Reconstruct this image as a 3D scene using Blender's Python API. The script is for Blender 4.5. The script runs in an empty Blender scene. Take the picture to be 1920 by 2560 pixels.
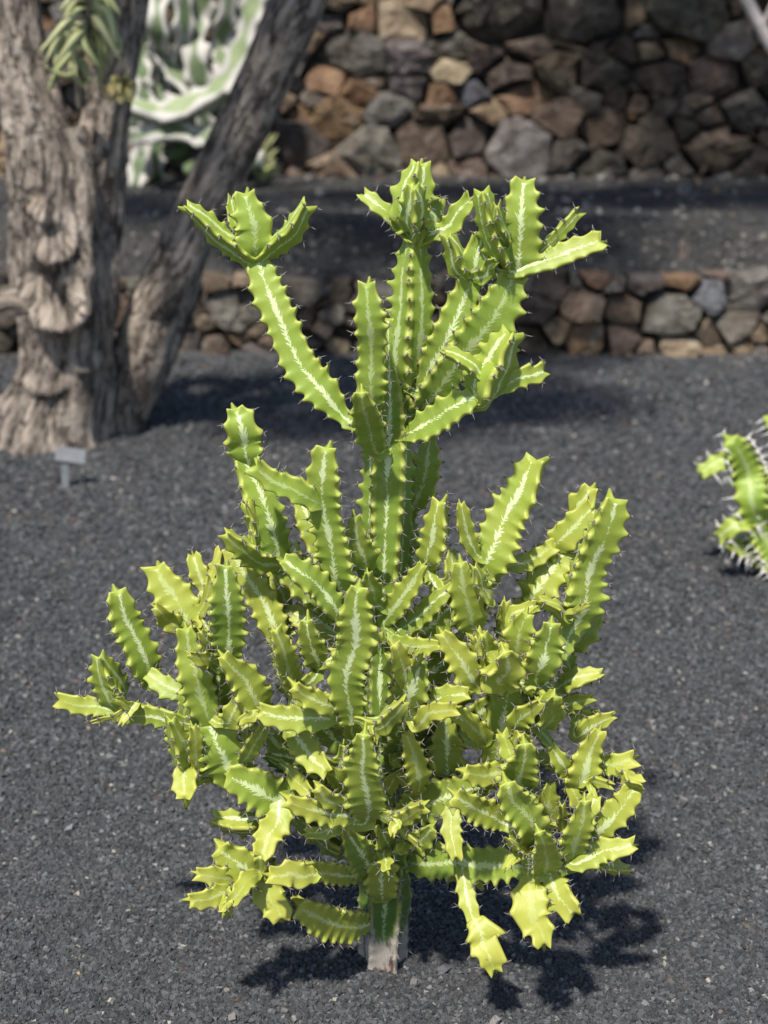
import bpy, math, random
import numpy as np
from mathutils import Vector, noise

random.seed(7)
rng = np.random.default_rng(7)
scene = bpy.context.scene
col = scene.collection
R = math.radians

# ------------------------------------------------------------------ camera
CAM_H, PITCH, FPX = 1.18, R(18.0), 3600.0        # metres, radians, focal length in photo pixels
cam_d = bpy.data.cameras.new('camera')
cam = bpy.data.objects.new('camera', cam_d)
col.objects.link(cam)
cam.location = (0, 0, CAM_H)
cam.rotation_euler = (R(90) - PITCH, 0, 0)
cam_d.sensor_fit = 'VERTICAL'
cam_d.sensor_height = 36.0
cam_d.lens = FPX / 2560 * 36.0
cam_d.clip_start = 0.05
cam_d.clip_end = 2000
cam_d.dof.use_dof = True
cam_d.dof.focus_distance = 1.73
cam_d.dof.aperture_fstop = 4.4
scene.camera = cam
scene.render.resolution_x, scene.render.resolution_y = 768, 1024

# ------------------------------------------------------------------ light
SUN = Vector((-0.24, -0.56, 1.0)).normalized()    # towards the sun
world = bpy.data.worlds.new('World')
scene.world = world
world.use_nodes = True
wn = world.node_tree
bg = wn.nodes['Background']
sky = wn.nodes.new('ShaderNodeTexSky')
sky.sky_type = 'NISHITA'
sky.sun_disc = False
sky.sun_elevation = math.asin(SUN.z)
sky.sun_rotation = math.atan2(SUN.x, SUN.y)
wn.links.new(sky.outputs[0], bg.inputs[0])
bg.inputs[1].default_value = 0.11
sun_d = bpy.data.lights.new('sun', 'SUN')
sun_d.energy = 4.6
sun_d.angle = R(2.4)
sun_d.color = (1.0, 0.95, 0.87)
sun = bpy.data.objects.new('sun', sun_d)
col.objects.link(sun)
sun.rotation_euler = SUN.to_track_quat('Z', 'Y').to_euler()
scene.view_settings.view_transform = 'Standard'
scene.view_settings.look = 'None'
scene.view_settings.gamma = 1.0
scene.view_settings.use_curve_mapping = False
scene.view_settings.exposure = 0.48

# ------------------------------------------------------------------ helpers
CP, SP = math.cos(PITCH), math.sin(PITCH)

def unproj(x, y, Y):
    """photo pixel + distance Y from the camera -> world point"""
    a, b = (x - 960) / FPX, (y - 1280) / FPX
    dy, dz = CP - b * SP, -SP - b * CP
    t = Y / dy
    return np.array([a * t, Y, CAM_H + dz * t]), t

def ground_at(x, y, z=0.0):
    a, b = (x - 960) / FPX, (y - 1280) / FPX
    dy, dz = CP - b * SP, -SP - b * CP
    t = (z - CAM_H) / dz
    return np.array([a * t, dy * t, z]), t

def link(name, me, mat=None, parent=None):
    o = bpy.data.objects.new(name, me)
    col.objects.link(o)
    if mat is not None and me is not None and not me.materials:
        me.materials.append(mat)
    if parent is not None:
        o.parent = parent
    return o

def empty(name, loc=(0, 0, 0)):
    o = bpy.data.objects.new(name, None)
    o.empty_display_size = 0.05
    col.objects.link(o)
    o.location = loc
    return o

def tag(o, label, cat, group=None):
    o['label'] = label
    o['category'] = cat
    if group:
        o['group'] = group
    return o

def mesh_np(name, verts, faces, smooth=True):
    """verts (n,3); faces (m,k) int array or list of lists"""
    me = bpy.data.meshes.new(name)
    verts = np.asarray(verts, dtype=np.float32)
    if isinstance(faces, np.ndarray):
        m, k = faces.shape
        me.vertices.add(len(verts)); me.vertices.foreach_set('co', verts.ravel())
        me.loops.add(m * k); me.loops.foreach_set('vertex_index', faces.astype(np.int32).ravel())
        me.polygons.add(m)
        me.polygons.foreach_set('loop_start', np.arange(0, m * k, k, dtype=np.int32))
        me.polygons.foreach_set('loop_total', np.full(m, k, dtype=np.int32))
        me.update(calc_edges=True)
    else:
        me.from_pydata([tuple(map(float, v)) for v in verts], [], [list(map(int, f)) for f in faces])
    me.polygons.foreach_set('use_smooth', np.full(len(me.polygons), smooth))
    me.validate()
    return me

def catmull(P, n):
    P = np.asarray(P, float)
    if len(P) == 2:
        t = np.linspace(0, 1, n)[:, None]
        return P[0] * (1 - t) + P[1] * t
    Q = np.vstack([2 * P[0] - P[1], P, 2 * P[-1] - P[-2]])
    seg = np.linalg.norm(np.diff(P[:, :3], axis=0), axis=1)
    cum = np.concatenate([[0], np.cumsum(seg)]); cum /= cum[-1]
    out = []
    for u in np.linspace(0, 1, n):
        i = min(np.searchsorted(cum, u, side='right') - 1, len(P) - 2)
        t = (u - cum[i]) / max(cum[i + 1] - cum[i], 1e-9)
        p0, p1, p2, p3 = Q[i], Q[i + 1], Q[i + 2], Q[i + 3]
        out.append(0.5 * ((2 * p1) + (-p0 + p2) * t + (2 * p0 - 5 * p1 + 4 * p2 - p3) * t * t + (-p0 + 3 * p1 - 3 * p2 + p3) * t ** 3))
    return np.array(out)

def fbm(p, oct=3):
    return noise.fractal(Vector(p), 1.0, 2.0, oct)

class NT:
    """tiny node-tree builder"""
    def __init__(self, name):
        self.m = bpy.data.materials.new(name)
        self.m.use_nodes = True
        self.t = self.m.node_tree
        self.bsdf = self.t.nodes['Principled BSDF']
    def n(self, typ, **kw):
        nd = self.t.nodes.new(typ)
        for k, v in kw.items():
            if k in nd.inputs.keys():
                nd.inputs[k].default_value = v
            else:
                setattr(nd, k, v)
        return nd
    def l(self, a, b):
        self.t.links.new(a, b)
    def noise(self, vec, scale, detail=3, rough=0.55):
        nd = self.n('ShaderNodeTexNoise', Scale=scale, Detail=detail, Roughness=rough)
        if vec is not None:
            self.l(vec, nd.inputs['Vector'])
        return nd.outputs['Fac']
    def math(self, op, a, b=None, c=None, clamp=False):
        nd = self.n('ShaderNodeMath', operation=op)
        nd.use_clamp = clamp
        for i, v in enumerate((a, b, c)):
            if v is None: continue
            if isinstance(v, (int, float)): nd.inputs[i].default_value = v
            else: self.l(v, nd.inputs[i])
        return nd.outputs[0]
    def mix(self, fac, a, b, blend='MIX'):
        nd = self.n('ShaderNodeMix', data_type='RGBA', blend_type=blend)
        for sock, v in ((nd.inputs[0], fac), (nd.inputs[6], a), (nd.inputs[7], b)):
            if isinstance(v, (int, float)): sock.default_value = v
            elif isinstance(v, tuple): sock.default_value = (*v[:3], 1)
            else: self.l(v, sock)
        return nd.outputs[2]
    def ss(self, v, lo, hi):
        nd = self.n('ShaderNodeMapRange', interpolation_type='SMOOTHSTEP')
        self.l(v, nd.inputs[0])
        nd.inputs[1].default_value, nd.inputs[2].default_value = lo, hi
        return nd.outputs[0]
    def bump(self, h, strength, dist=0.01):
        nd = self.n('ShaderNodeBump', Strength=strength, Distance=dist)
        self.l(h, nd.inputs['Height'])
        self.l(nd.outputs[0], self.bsdf.inputs['Normal'])
    def set(self, **kw):
        for k, v in kw.items():
            k = k.replace('_', ' ')
            s = self.bsdf.inputs[k]
            if isinstance(v, (int, float)): s.default_value = v
            elif isinstance(v, tuple): s.default_value = (*v, 1) if len(v) == 3 and s.type == 'RGBA' else v
            else: self.l(v, s)

# ------------------------------------------------------------------ materials
def mat_cactus():
    k = NT('variegated_skin')
    uv = k.n('ShaderNodeUVMap', uv_map='UVMap').outputs[0]
    sep = k.n('ShaderNodeSeparateXYZ'); k.l(uv, sep.inputs[0])
    u, v = sep.outputs[0], sep.outputs[1]
    att = k.n('ShaderNodeAttribute', attribute_name='tint').outputs['Color']
    sc = k.n('ShaderNodeSeparateColor'); k.l(att, sc.inputs[0])
    yel, age_shade, rnd = sc.outputs[0], sc.outputs[1], sc.outputs[2]
    tc = k.n('ShaderNodeTexCoord').outputs['Object']
    au = k.math('ABSOLUTE', u)
    # feathered pale band down the middle of every face
    cx = k.n('ShaderNodeCombineXYZ')
    k.l(k.math('MULTIPLY', u, 2.5), cx.inputs[0])
    k.l(k.math('SUBTRACT', k.math('MULTIPLY', v, 300.0), k.math('MULTIPLY', au, 7.0)), cx.inputs[1])
    k.l(k.math('ADD', k.math('MULTIPLY', rnd, 40.0), k.math('MULTIPLY', k.math('SIGN', u), 5.0)), cx.inputs[2])
    jag = k.noise(cx.outputs[0], 1.0, 3.0, 0.7)
    cy = k.n('ShaderNodeCombineXYZ')
    k.l(k.math('MULTIPLY', v, 26.0), cy.inputs[1]); k.l(k.math('MULTIPLY', rnd, 60.0), cy.inputs[2])
    patch = k.noise(cy.outputs[0], 1.0, 1.0)
    w = k.math('ADD', k.math('MULTIPLY', k.math('SUBTRACT', patch, 0.50), 0.60), 0.11)
    edge = k.math('ADD', au, k.math('MULTIPLY', k.math('SUBTRACT', jag, 0.5), 0.95))
    band = k.ss(k.math('SUBTRACT', w, edge), -0.05, 0.05)
    band = k.math('MULTIPLY', band, k.ss(au, 0.62, 0.5))
    strength = k.math('MULTIPLY', k.math('MULTIPLY_ADD', k.ss(rnd, 0.0, 0.6), 0.58, 0.40), k.math('MULTIPLY_ADD', k.ss(yel, 0.45, 0.8), -0.6, 1.0))
    band = k.math('MULTIPLY', k.math('MULTIPLY', band, strength), k.math('MULTIPLY_ADD', k.ss(age_shade, 0.78, 0.98), -0.75, 1.0))
    # faint lighter veins between the band and the teeth
    vein = k.ss(jag, 0.60, 0.74)
    vein = k.math('MULTIPLY', vein, k.ss(au, 0.85, 0.25))
    vein = k.math('MULTIPLY', vein, 0.42)
    n1 = k.noise(tc, 22.0, 3)
    n2 = k.noise(tc, 160.0, 3)
    green = k.mix(age_shade, (0.218, 0.318, 0.040), (0.055, 0.120, 0.026))  # darker green of old stems, also shade tinted into an arm
    yf = k.math('ADD', k.math('MULTIPLY', yel, 0.86), k.math('MULTIPLY', k.math('SUBTRACT', n1, 0.5), 0.45), clamp=True)
    colr = k.mix(yf, green, (0.385, 0.368, 0.058))
    colr = k.mix(k.math('MULTIPLY', k.ss(au, 0.74, 1.0), 0.55), colr, (0.43, 0.43, 0.085))  # yellower rib margins, with edge highlights painted into the colour
    colr = k.mix(vein, colr, (0.42, 0.50, 0.16))
    colr = k.mix(band, colr, (0.60, 0.68, 0.37))
    n4 = k.noise(tc, 75.0, 4, 0.6)
    colr = k.mix(k.math('MULTIPLY', k.ss(n2, 0.64, 0.74), 0.35), colr, (0.30, 0.26, 0.11))
    colr = k.mix(k.math('MULTIPLY', k.ss(n4, 0.69, 0.735), 0.7), colr, (0.20, 0.155, 0.08))
    colr = k.mix(k.math('MULTIPLY', k.ss(n4, 0.42, 0.22), 0.22), colr, (0.45, 0.44, 0.32))
    # grey cork on the old rib edges near the soil
    geo = k.n('ShaderNodeNewGeometry').outputs['Position']
    sz = k.n('ShaderNodeSeparateXYZ'); k.l(geo, sz.inputs[0])
    cmp_ = k.n('ShaderNodeMapping'); k.l(tc, cmp_.inputs[0]); cmp_.inputs['Scale'].default_value = (1.0, 1.0, 0.22)
    cork_n = k.noise(cmp_.outputs[0], 95.0, 5, 0.7)
    low = k.ss(sz.outputs[2], 0.125, 0.0)
    isold = k.ss(age_shade, 0.72, 0.95)
    cork = k.math('MULTIPLY', k.ss(k.math('ADD', k.math('ADD', k.math('MULTIPLY', au, 0.50), k.math('MULTIPLY', low, 0.42)), k.math('MULTIPLY', cork_n, 1.1)), 1.07, 1.15), isold)
    cork = k.math('MULTIPLY', cork, k.ss(sz.outputs[2], 0.30, 0.16))
    cork = k.math('MAXIMUM', cork, k.math('MULTIPLY', isold, k.ss(k.math('ADD', sz.outputs[2], k.math('MULTIPLY', k.math('SUBTRACT', cork_n, 0.5), 0.12)), 0.050, 0.030)))
    corkc = k.mix(k.ss(cork_n, 0.50, 0.64), (0.31, 0.275, 0.235), (0.075, 0.058, 0.045))
    corkc = k.mix(k.math('MULTIPLY', k.ss(n1, 0.64, 0.70), k.ss(sz.outputs[2], 0.05, 0.0)), corkc, (0.22, 0.065, 0.03))
    colr = k.mix(cork, colr, corkc)
    rough = k.math('MULTIPLY_ADD', cork, 0.35, k.math('MULTIPLY_ADD', n1, 0.22, 0.36))
    k.set(Base_Color=colr, Roughness=rough, Specular_IOR_Level=0.36,
          Subsurface_Weight=0.0)
    h = k.math('ADD', k.math('MULTIPLY', n2, 0.15), k.math('ADD', k.math('MULTIPLY', jag, 0.25), k.math('MULTIPLY', k.math('MULTIPLY', cork_n, cork), 5.0)))
    k.bump(h, 0.35, 0.0025)
    return k.m

def mat_simple(name, c0, c1, scale, rough=0.7, bump=0.3, bdist=0.004, detail=4):
    k = NT(name)
    tc = k.n('ShaderNodeTexCoord').outputs['Object']
    n = k.noise(tc, scale, detail, 0.6)
    k.set(Base_Color=k.mix(k.ss(n, 0.3, 0.7), c0, c1), Roughness=rough)
    if bump: k.bump(n, bump, bdist)
    return k.m

def mat_spine():
    k = NT('spine_horn')
    att = k.n('ShaderNodeAttribute', attribute_name='tint').outputs['Fac']
    k.set(Base_Color=k.mix(att, (0.075, 0.066, 0.062), (0.40, 0.37, 0.33)), Roughness=0.6)
    return k.m

def mat_gravel_grain():
    k = NT('lapilli_grain')
    att = k.n('ShaderNodeAttribute', attribute_name='tint').outputs['Color']
    tc = k.n('ShaderNodeTexCoord').outputs['Object']
    n = k.noise(tc, 700.0, 2)
    k.set(Base_Color=k.mix(k.ss(n, 0.3, 0.75), att, k.mix(1.0, att, (0.62, 0.62, 0.62), 'MULTIPLY')), Roughness=0.85, Specular_IOR_Level=0.3)
    return k.m

def mat_ground():
    k = NT('black_lapilli')
    geo = k.n('ShaderNodeNewGeometry').outputs['Position']
    vor = k.n('ShaderNodeTexVoronoi', Scale=150.0)
    k.l(geo, vor.inputs['Vector'])
    sc = k.n('ShaderNodeSeparateColor'); k.l(vor.outputs['Color'], sc.inputs[0])
    big = k.noise(geo, 1.6, 4)
    base = k.mix(sc.outputs[0], (0.0365, 0.0378, 0.040), (0.079, 0.0825, 0.087))
    base = k.mix(k.ss(sc.outputs[1], 0.965, 0.97), base, (0.26, 0.25, 0.22))
    base = k.mix(k.ss(sc.outputs[2], 0.975, 0.98), base, (0.17, 0.10, 0.07))
    base = k.mix(k.math('MULTIPLY', k.ss(big, 0.42, 0.75), 0.30), base, (0.062, 0.058, 0.054))
    k.set(Base_Color=base, Roughness=0.9, Specular_IOR_Level=0.25)
    h = k.math('SUBTRACT', 1.0, vor.outputs['Distance'])
    k.bump(h, 0.9, 0.004)
    return k.m

def mat_bed():
    k = NT('coarse_shaded_lapilli')
    geo = k.n('ShaderNodeNewGeometry').outputs['Position']
    vor = k.n('ShaderNodeTexVoronoi', Scale=60.0); k.l(geo, vor.inputs['Vector'])
    sc = k.n('ShaderNodeSeparateColor'); k.l(vor.outputs['Color'], sc.inputs[0])
    n = k.noise(geo, 6.0, 5, 0.65)
    base = k.mix(sc.outputs[0], (0.026, 0.026, 0.026), (0.066, 0.065, 0.064))  # darker than the lower gravel: tree shade put into the colour
    base = k.mix(k.math('MULTIPLY', k.ss(n, 0.42, 0.68), 0.6), base, (0.088, 0.082, 0.076))
    base = k.mix(k.ss(sc.outputs[1], 0.95, 0.96), base, (0.20, 0.185, 0.16))
    k.set(Base_Color=base, Roughness=0.95, Specular_IOR_Level=0.2)
    k.bump(k.math('ADD', n, k.math('MULTIPLY', vor.outputs['Distance'], -0.5)), 1.0, 0.05)
    return k.m

def mat_bark():
    k = NT('furrowed_bark')
    uv = k.n('ShaderNodeUVMap', uv_map='UVMap').outputs[0]
    mp = k.n('ShaderNodeMapping'); k.l(uv, mp.inputs[0]); mp.inputs['Scale'].default_value = (10.0, 3.4, 1)
    n = k.noise(mp.outputs[0], 2.2, 6, 0.68)
    tc = k.n('ShaderNodeTexCoord').outputs['Object']
    n2 = k.noise(tc, 5.0, 4)
    n3 = k.noise(tc, 30.0, 4)
    c = k.mix(k.ss(n, 0.36, 0.58), (0.085, 0.068, 0.056), (0.40, 0.335, 0.275))
    c = k.mix(k.math('MULTIPLY', k.ss(n2, 0.50, 0.68), 0.7), c, (0.50, 0.43, 0.36))
    c = k.mix(k.math('MULTIPLY', k.ss(n3, 0.58, 0.75), 0.5), c, (0.36, 0.36, 0.35))
    mp2 = k.n('ShaderNodeMapping'); k.l(uv, mp2.inputs[0]); mp2.inputs['Scale'].default_value = (16.0, 3.0, 1)
    cr = k.math('ABSOLUTE', k.math('SUBTRACT', k.noise(mp2.outputs[0], 1.4, 4, 0.6), 0.5))
    crack = k.ss(cr, 0.035, 0.0)
    c = k.mix(k.math('MULTIPLY', crack, 0.55), c, (0.035, 0.028, 0.024))
    k.set(Base_Color=c, Roughness=0.9, Specular_IOR_Level=0.2)
    k.bump(k.math('SUBTRACT', k.math('ADD', n, k.math('MULTIPLY', n3, 0.3)), k.math('MULTIPLY', crack, 0.6)), 1.0, 0.05)
    return k.m

def mat_stone():
    k = NT('volcanic_stone')
    oi = k.n('ShaderNodeObjectInfo')
    tc = k.n('ShaderNodeTexCoord').outputs['Object']
    off = k.n('ShaderNodeVectorMath', operation='ADD'); k.l(tc, off.inputs[0])
    sv = k.n('ShaderNodeVectorMath', operation='SCALE'); sv.inputs[0].default_value = (17, 9, 31)
    k.l(oi.outputs['Random'], sv.inputs['Scale']); k.l(sv.outputs[0], off.inputs[1])
    p = off.outputs[0]
    n = k.noise(p, 11.0, 5, 0.7)
    n2 = k.noise(p, 45.0, 4, 0.7)
    n3 = k.noise(p, 14.0, 3)
    c = k.mix(k.ss(n, 0.35, 0.68), k.mix(1.0, oi.outputs['Color'], (0.42, 0.39, 0.37), 'MULTIPLY'), oi.outputs['Color'])
    c = k.mix(k.math('MULTIPLY', k.ss(n2, 0.50, 0.72), 0.45), c, k.mix(1.0, c, (0.45, 0.44, 0.43), 'MULTIPLY'))
    c = k.mix(k.math('MULTIPLY', k.ss(n3, 0.60, 0.72), 0.6), c, (0.33, 0.30, 0.25))
    k.set(Base_Color=c, Roughness=0.92, Specular_IOR_Level=0.2)
    k.bump(k.math('ADD', n, k.math('MULTIPLY', n2, 0.5)), 1.0, 0.06)
    return k.m

def mat_leafy(name, c0, c1, rough=0.55):
    k = NT(name)
    tc = k.n('ShaderNodeTexCoord').outputs['Object']
    oi = k.n('ShaderNodeObjectInfo').outputs['Random']
    n = k.noise(tc, 12.0, 3)
    f = k.math('ADD', k.math('MULTIPLY', oi, 0.5), k.math('MULTIPLY', n, 0.6), clamp=True)
    k.set(Base_Color=k.mix(f, c0, c1), Roughness=rough, Subsurface_Weight=0.0)
    return k.m

def mat_climber():
    k = NT('white_ribbed_skin')
    uv = k.n('ShaderNodeUVMap', uv_map='UVMap').outputs[0]
    sep = k.n('ShaderNodeSeparateXYZ'); k.l(uv, sep.inputs[0])
    au = k.math('ABSOLUTE', sep.outputs[0])
    att = k.n('ShaderNodeAttribute', attribute_name='tint').outputs['Color']
    sc = k.n('ShaderNodeSeparateColor'); k.l(att, sc.inputs[0])
    tc = k.n('ShaderNodeTexCoord').outputs['Object']
    n = k.noise(tc, 14.0, 3)
    g = k.mix(sc.outputs[0], (0.045, 0.085, 0.035), (0.27, 0.32, 0.16))
    lobe = k.math('SINE', k.math('MULTIPLY', sep.outputs[1], 30.0))
    e = k.math('ADD', k.math('ADD', au, k.math('MULTIPLY', lobe, 0.24)), k.math('MULTIPLY', n, 0.75))
    k.set(Base_Color=k.mix(k.ss(e, 0.72, 0.95), g, (0.42, 0.40, 0.36)), Roughness=0.6)
    return k.m

M_CACTUS = mat_cactus()
M_SPINE = mat_spine()
M_GRAIN = mat_gravel_grain()
M_GROUND = mat_ground()
M_BED = mat_bed()
M_BARK = mat_bark()
M_STONE = mat_stone()
M_CORE = mat_simple('dark_earth', (0.012, 0.011, 0.010), (0.03, 0.026, 0.022), 20, 0.95)
M_CLIMB = mat_climber()
M_LEAF = mat_leafy('pale_leaf', (0.20, 0.23, 0.08), (0.46, 0.46, 0.24))
M_PAD = mat_leafy('dark_pad', (0.03, 0.06, 0.025), (0.12, 0.17, 0.07))
M_DRYLEAF = mat_leafy('yellow_leaf', (0.34, 0.23, 0.10), (0.50, 0.46, 0.17))
M_CROWN = mat_leafy('tree_leaf', (0.05, 0.09, 0.03), (0.10, 0.14, 0.04))
M_LABEL = mat_simple('grey_metal_plate', (0.12, 0.13, 0.14), (0.17, 0.18, 0.19), 30, 0.55, 0.05)
M_TWIG = mat_simple('bleached_wood', (0.50, 0.42, 0.38), (0.68, 0.60, 0.55), 12, 0.7)
M_REDTWIG = mat_simple('dry_red_stalk', (0.13, 0.085, 0.075), (0.25, 0.20, 0.17), 25, 0.8)
M_WSPINE = mat_simple('white_spine', (0.60, 0.58, 0.54), (0.74, 0.72, 0.68), 40, 0.6, 0)

# ------------------------------------------------------------------ ground, raised bed
def ground_z(x, y):
    return 0.012 * fbm((x * 1.1, y * 1.1, 0.3), 3) + 0.004 * fbm((x * 7, y * 7, 1.7), 2)

def make_ground():
    xs = np.concatenate([[-600, -150, -40, -12], np.arange(-5, 5.01, 0.1), [12, 40, 150, 600]])
    ys = np.concatenate([[-600, -150, -40, -10, -3, -1], np.arange(0.0, 9.01, 0.1), [12, 20, 60, 200, 600]])
    V = []
    for y in ys:
        for x in xs:
            V.append((x, y, ground_z(x, y) - 0.004 if abs(x) < 6 and -2 < y < 10 else -0.004))
    nx = len(xs)
    i, j = np.meshgrid(np.arange(nx - 1), np.arange(len(ys) - 1))
    a = (j * nx + i).ravel()
    F = np.stack([a, a + 1, a + nx + 1, a + nx], 1)
    o = link('ground', mesh_np('ground', V, F), M_GROUND)
    o['kind'] = 'structure'
    return o
make_ground()

WALL_Y, UP_Y, BED_Z = 5.70, 8.30, 0.47

def bed_profile(y):
    return float(np.interp(y, [5.80, 5.84, 5.92, 6.05, 6.10, 6.22, 6.5, 9.6], [0.20, 0.285, 0.335, 0.462, 0.482, 0.476, BED_Z, BED_Z]))

def make_bed():
    xs = np.arange(-5, 5.01, 0.08)
    ys = np.concatenate([[5.80], np.arange(5.84, 6.5, 0.03), np.arange(6.5, 9.61, 0.12)])
    V = []
    for y in ys:
        for x in xs:
            V.append((x, y + 0.05 * fbm((x * 1.5, 3.3, 1.0), 2) * (y < 6.5), bed_profile(y) + 0.022 * fbm((x * 1.6, y * 2.2, 5.0), 3) + (0.016 * fbm((x * 9, y * 14, 2.0), 3) if y < 6.2 else 0)))
    nx = len(xs)
    i, j = np.meshgrid(np.arange(nx - 1), np.arange(len(ys) - 1))
    a = (j * nx + i).ravel()
    F = np.stack([a, a + 1, a + nx + 1, a + nx], 1)
    o = link('raised_bed', mesh_np('raised_bed', V, F), M_BED)
    o['kind'] = 'structure'
make_bed()

# ------------------------------------------------------------------ gravel (uncountable)
CUBE = np.array([(x, y, z) for x in (-1, 1) for y in (-1, 1) for z in (-1, 1)], float)
CUBE_F = np.array([(0, 1, 3, 2), (4, 6, 7, 5), (0, 4, 5, 1), (2, 3, 7, 6), (0, 2, 6, 4), (1, 5, 7, 3)])

def rand_rot(n):
    q = rng.normal(size=(n, 4)); q /= np.linalg.norm(q, axis=1)[:, None]
    w, x, y, z = q.T
    return np.stack([np.stack([1 - 2 * (y * y + z * z), 2 * (x * y - z * w), 2 * (x * z + y * w)], -1),
                     np.stack([2 * (x * y + z * w), 1 - 2 * (x * x + z * z), 2 * (y * z - x * w)], -1),
                     np.stack([2 * (x * z - y * w), 2 * (y * z + x * w), 1 - 2 * (x * x + y * y)], -1)], 1)

def grains(name, px, py, pz, size, colors):
    n = len(px)
    V = CUBE[None] * (0.62 + 0.76 * rng.random((n, 8, 1)))           # uneven corners
    V = V * (0.6 + 0.5 * rng.random((n, 1, 3))) * (size[:, None, None] * 0.5)
    V = np.einsum('nij,nkj->nki', rand_rot(n), V)
    V += np.stack([px, py, pz], 1)[:, None, :]
    F = (CUBE_F[None] + 8 * np.arange(n)[:, None, None]).reshape(-1, 4)
    me = mesh_np(name, V.reshape(-1, 3), F, smooth=False)
    ca = me.color_attributes.new('tint', 'FLOAT_COLOR', 'POINT')
    c4 = np.concatenate([colors, np.ones((n, 1))], 1)
    ca.data.foreach_set('color', np.repeat(c4, 8, axis=0).astype(np.float32).ravel())
    return me

def grain_colors(n):
    g = 0.042 + 0.064 * rng.random(n) ** 1.5
    c = np.stack([g * 0.97, g * 1.0, g * 1.05], 1)
    r = rng.random(n)
    m = r < 0.05; c[m] = (np.array([[0.15, 0.15, 0.15]]) * (0.6 + 0.8 * rng.random((m.sum(), 1))))
    m = r > 0.992; c[m] = np.array([[0.11, 0.085, 0.07]]) * (0.6 + 0.9 * rng.random((m.sum(), 1)))
    m = (r > 0.05) & (r < 0.056); c[m] = np.array([[0.30, 0.28, 0.24]]) * (0.7 + 0.5 * rng.random((m.sum(), 1)))
    return c

def make_gravel():
    P = []
    # footprint of the view plus a margin, density falling with distance
    def add(n, y0, y1, smin, smax, marg):
        y = y0 + (y1 - y0) * rng.random(n)
        hw = 0.285 * y + marg
        x = (2 * rng.random(n) - 1) * hw
        P.append((x, y, smin + (smax - smin) * rng.random(n) ** 2))
    add(112000, 1.38, 2.05, 0.0030, 0.0072, 0.05)
    add(46000, 2.05, 2.75, 0.0042, 0.0090, 0.06)
    add(20000, 2.75, 3.4, 0.0055, 0.0105, 0.06)
    add(15000, 3.4, 4.4, 0.0065, 0.0125, 0.06)
    add(9000, 4.4, 5.6, 0.0085, 0.016, 0.06)
    x, y, s = (np.concatenate(a) for a in zip(*P))
    zz = np.array([ground_z(a, b) for a, b in zip(x[::1], y[::1])])
    z = zz - 0.004 + s * (0.05 + 0.42 * rng.random(len(s)))
    o = link('gravel', grains('gravel', x, y, z, s, grain_colors(len(x))), M_GRAIN)
    o['kind'] = 'stuff'
    tag(o, 'loose black volcanic gravel spread over the ground round the cactus', 'gravel')
    # sparse paler chips lying on top, all the way back and on the raised bed
    n = 420
    y = 1.4 + 4.2 * rng.random(n) ** 0.8
    x = (2 * rng.random(n) - 1) * (0.29 * y + 0.1)
    s = 0.0045 + 0.0065 * rng.random(n) ** 2
    z = np.array([ground_z(a, b) for a, b in zip(x, y)]) + s * 0.25
    y2 = 6.2 + 2.0 * rng.random(260); x2 = (2 * rng.random(260) - 1) * 2.6
    s2 = 0.012 + 0.022 * rng.random(260) ** 2
    z2 = np.array([bed_profile(b) + 0.022 * fbm((a * 1.6, b * 2.2, 5.0), 3) for a, b in zip(x2, y2)]) + s2 * .25
    x, y, z, s = np.concatenate([x, x2]), np.concatenate([y, y2]), np.concatenate([z, z2]), np.concatenate([s, s2])
    m = len(x)
    pal = np.array([[0.30, 0.28, 0.24], [0.20, 0.19, 0.18], [0.28, 0.20, 0.12], [0.22, 0.09, 0.06], [0.16, 0.16, 0.17]])
    c = pal[rng.choice(5, m, p=[.25, .36, .08, .03, .28])] * (0.7 + 0.5 * rng.random((m, 1)))
    o = link('pale_chips', grains('pale_chips', x, y, z, s, c), M_GRAIN)
    o['kind'] = 'stuff'
    tag(o, 'scattered pale and reddish stone chips lying on the black gravel', 'stone chips')
make_gravel()

# ------------------------------------------------------------------ dry stone walls
def clip(poly, n, c):
    """keep n.p <= c"""
    out = []
    for i in range(len(poly)):
        a, b = poly[i], poly[(i + 1) % len(poly)]
        da, db = n[0] * a[0] + n[1] * a[1] - c, n[0] * b[0] + n[1] * b[1] - c
        if da <= 0: out.append(a)
        if (da < 0 < db) or (db < 0 < da):
            t = da / (da - db)
            out.append((a[0] + (b[0] - a[0]) * t, a[1] + (b[1] - a[1]) * t))
    return out

COLS = {'o': (0.33, 0.215, 0.135), 'c': (0.46, 0.375, 0.26), 't': (0.36, 0.275, 0.19), 'b': (0.20, 0.152, 0.117),
        'g': (0.205, 0.185, 0.163), 'G': (0.285, 0.265, 0.235), 'd': (0.115, 0.093, 0.078), 'k': (0.085, 0.078, 0.072),
        's': (0.19, 0.195, 0.205), 'x': (0.140, 0.122, 0.103)}

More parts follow.
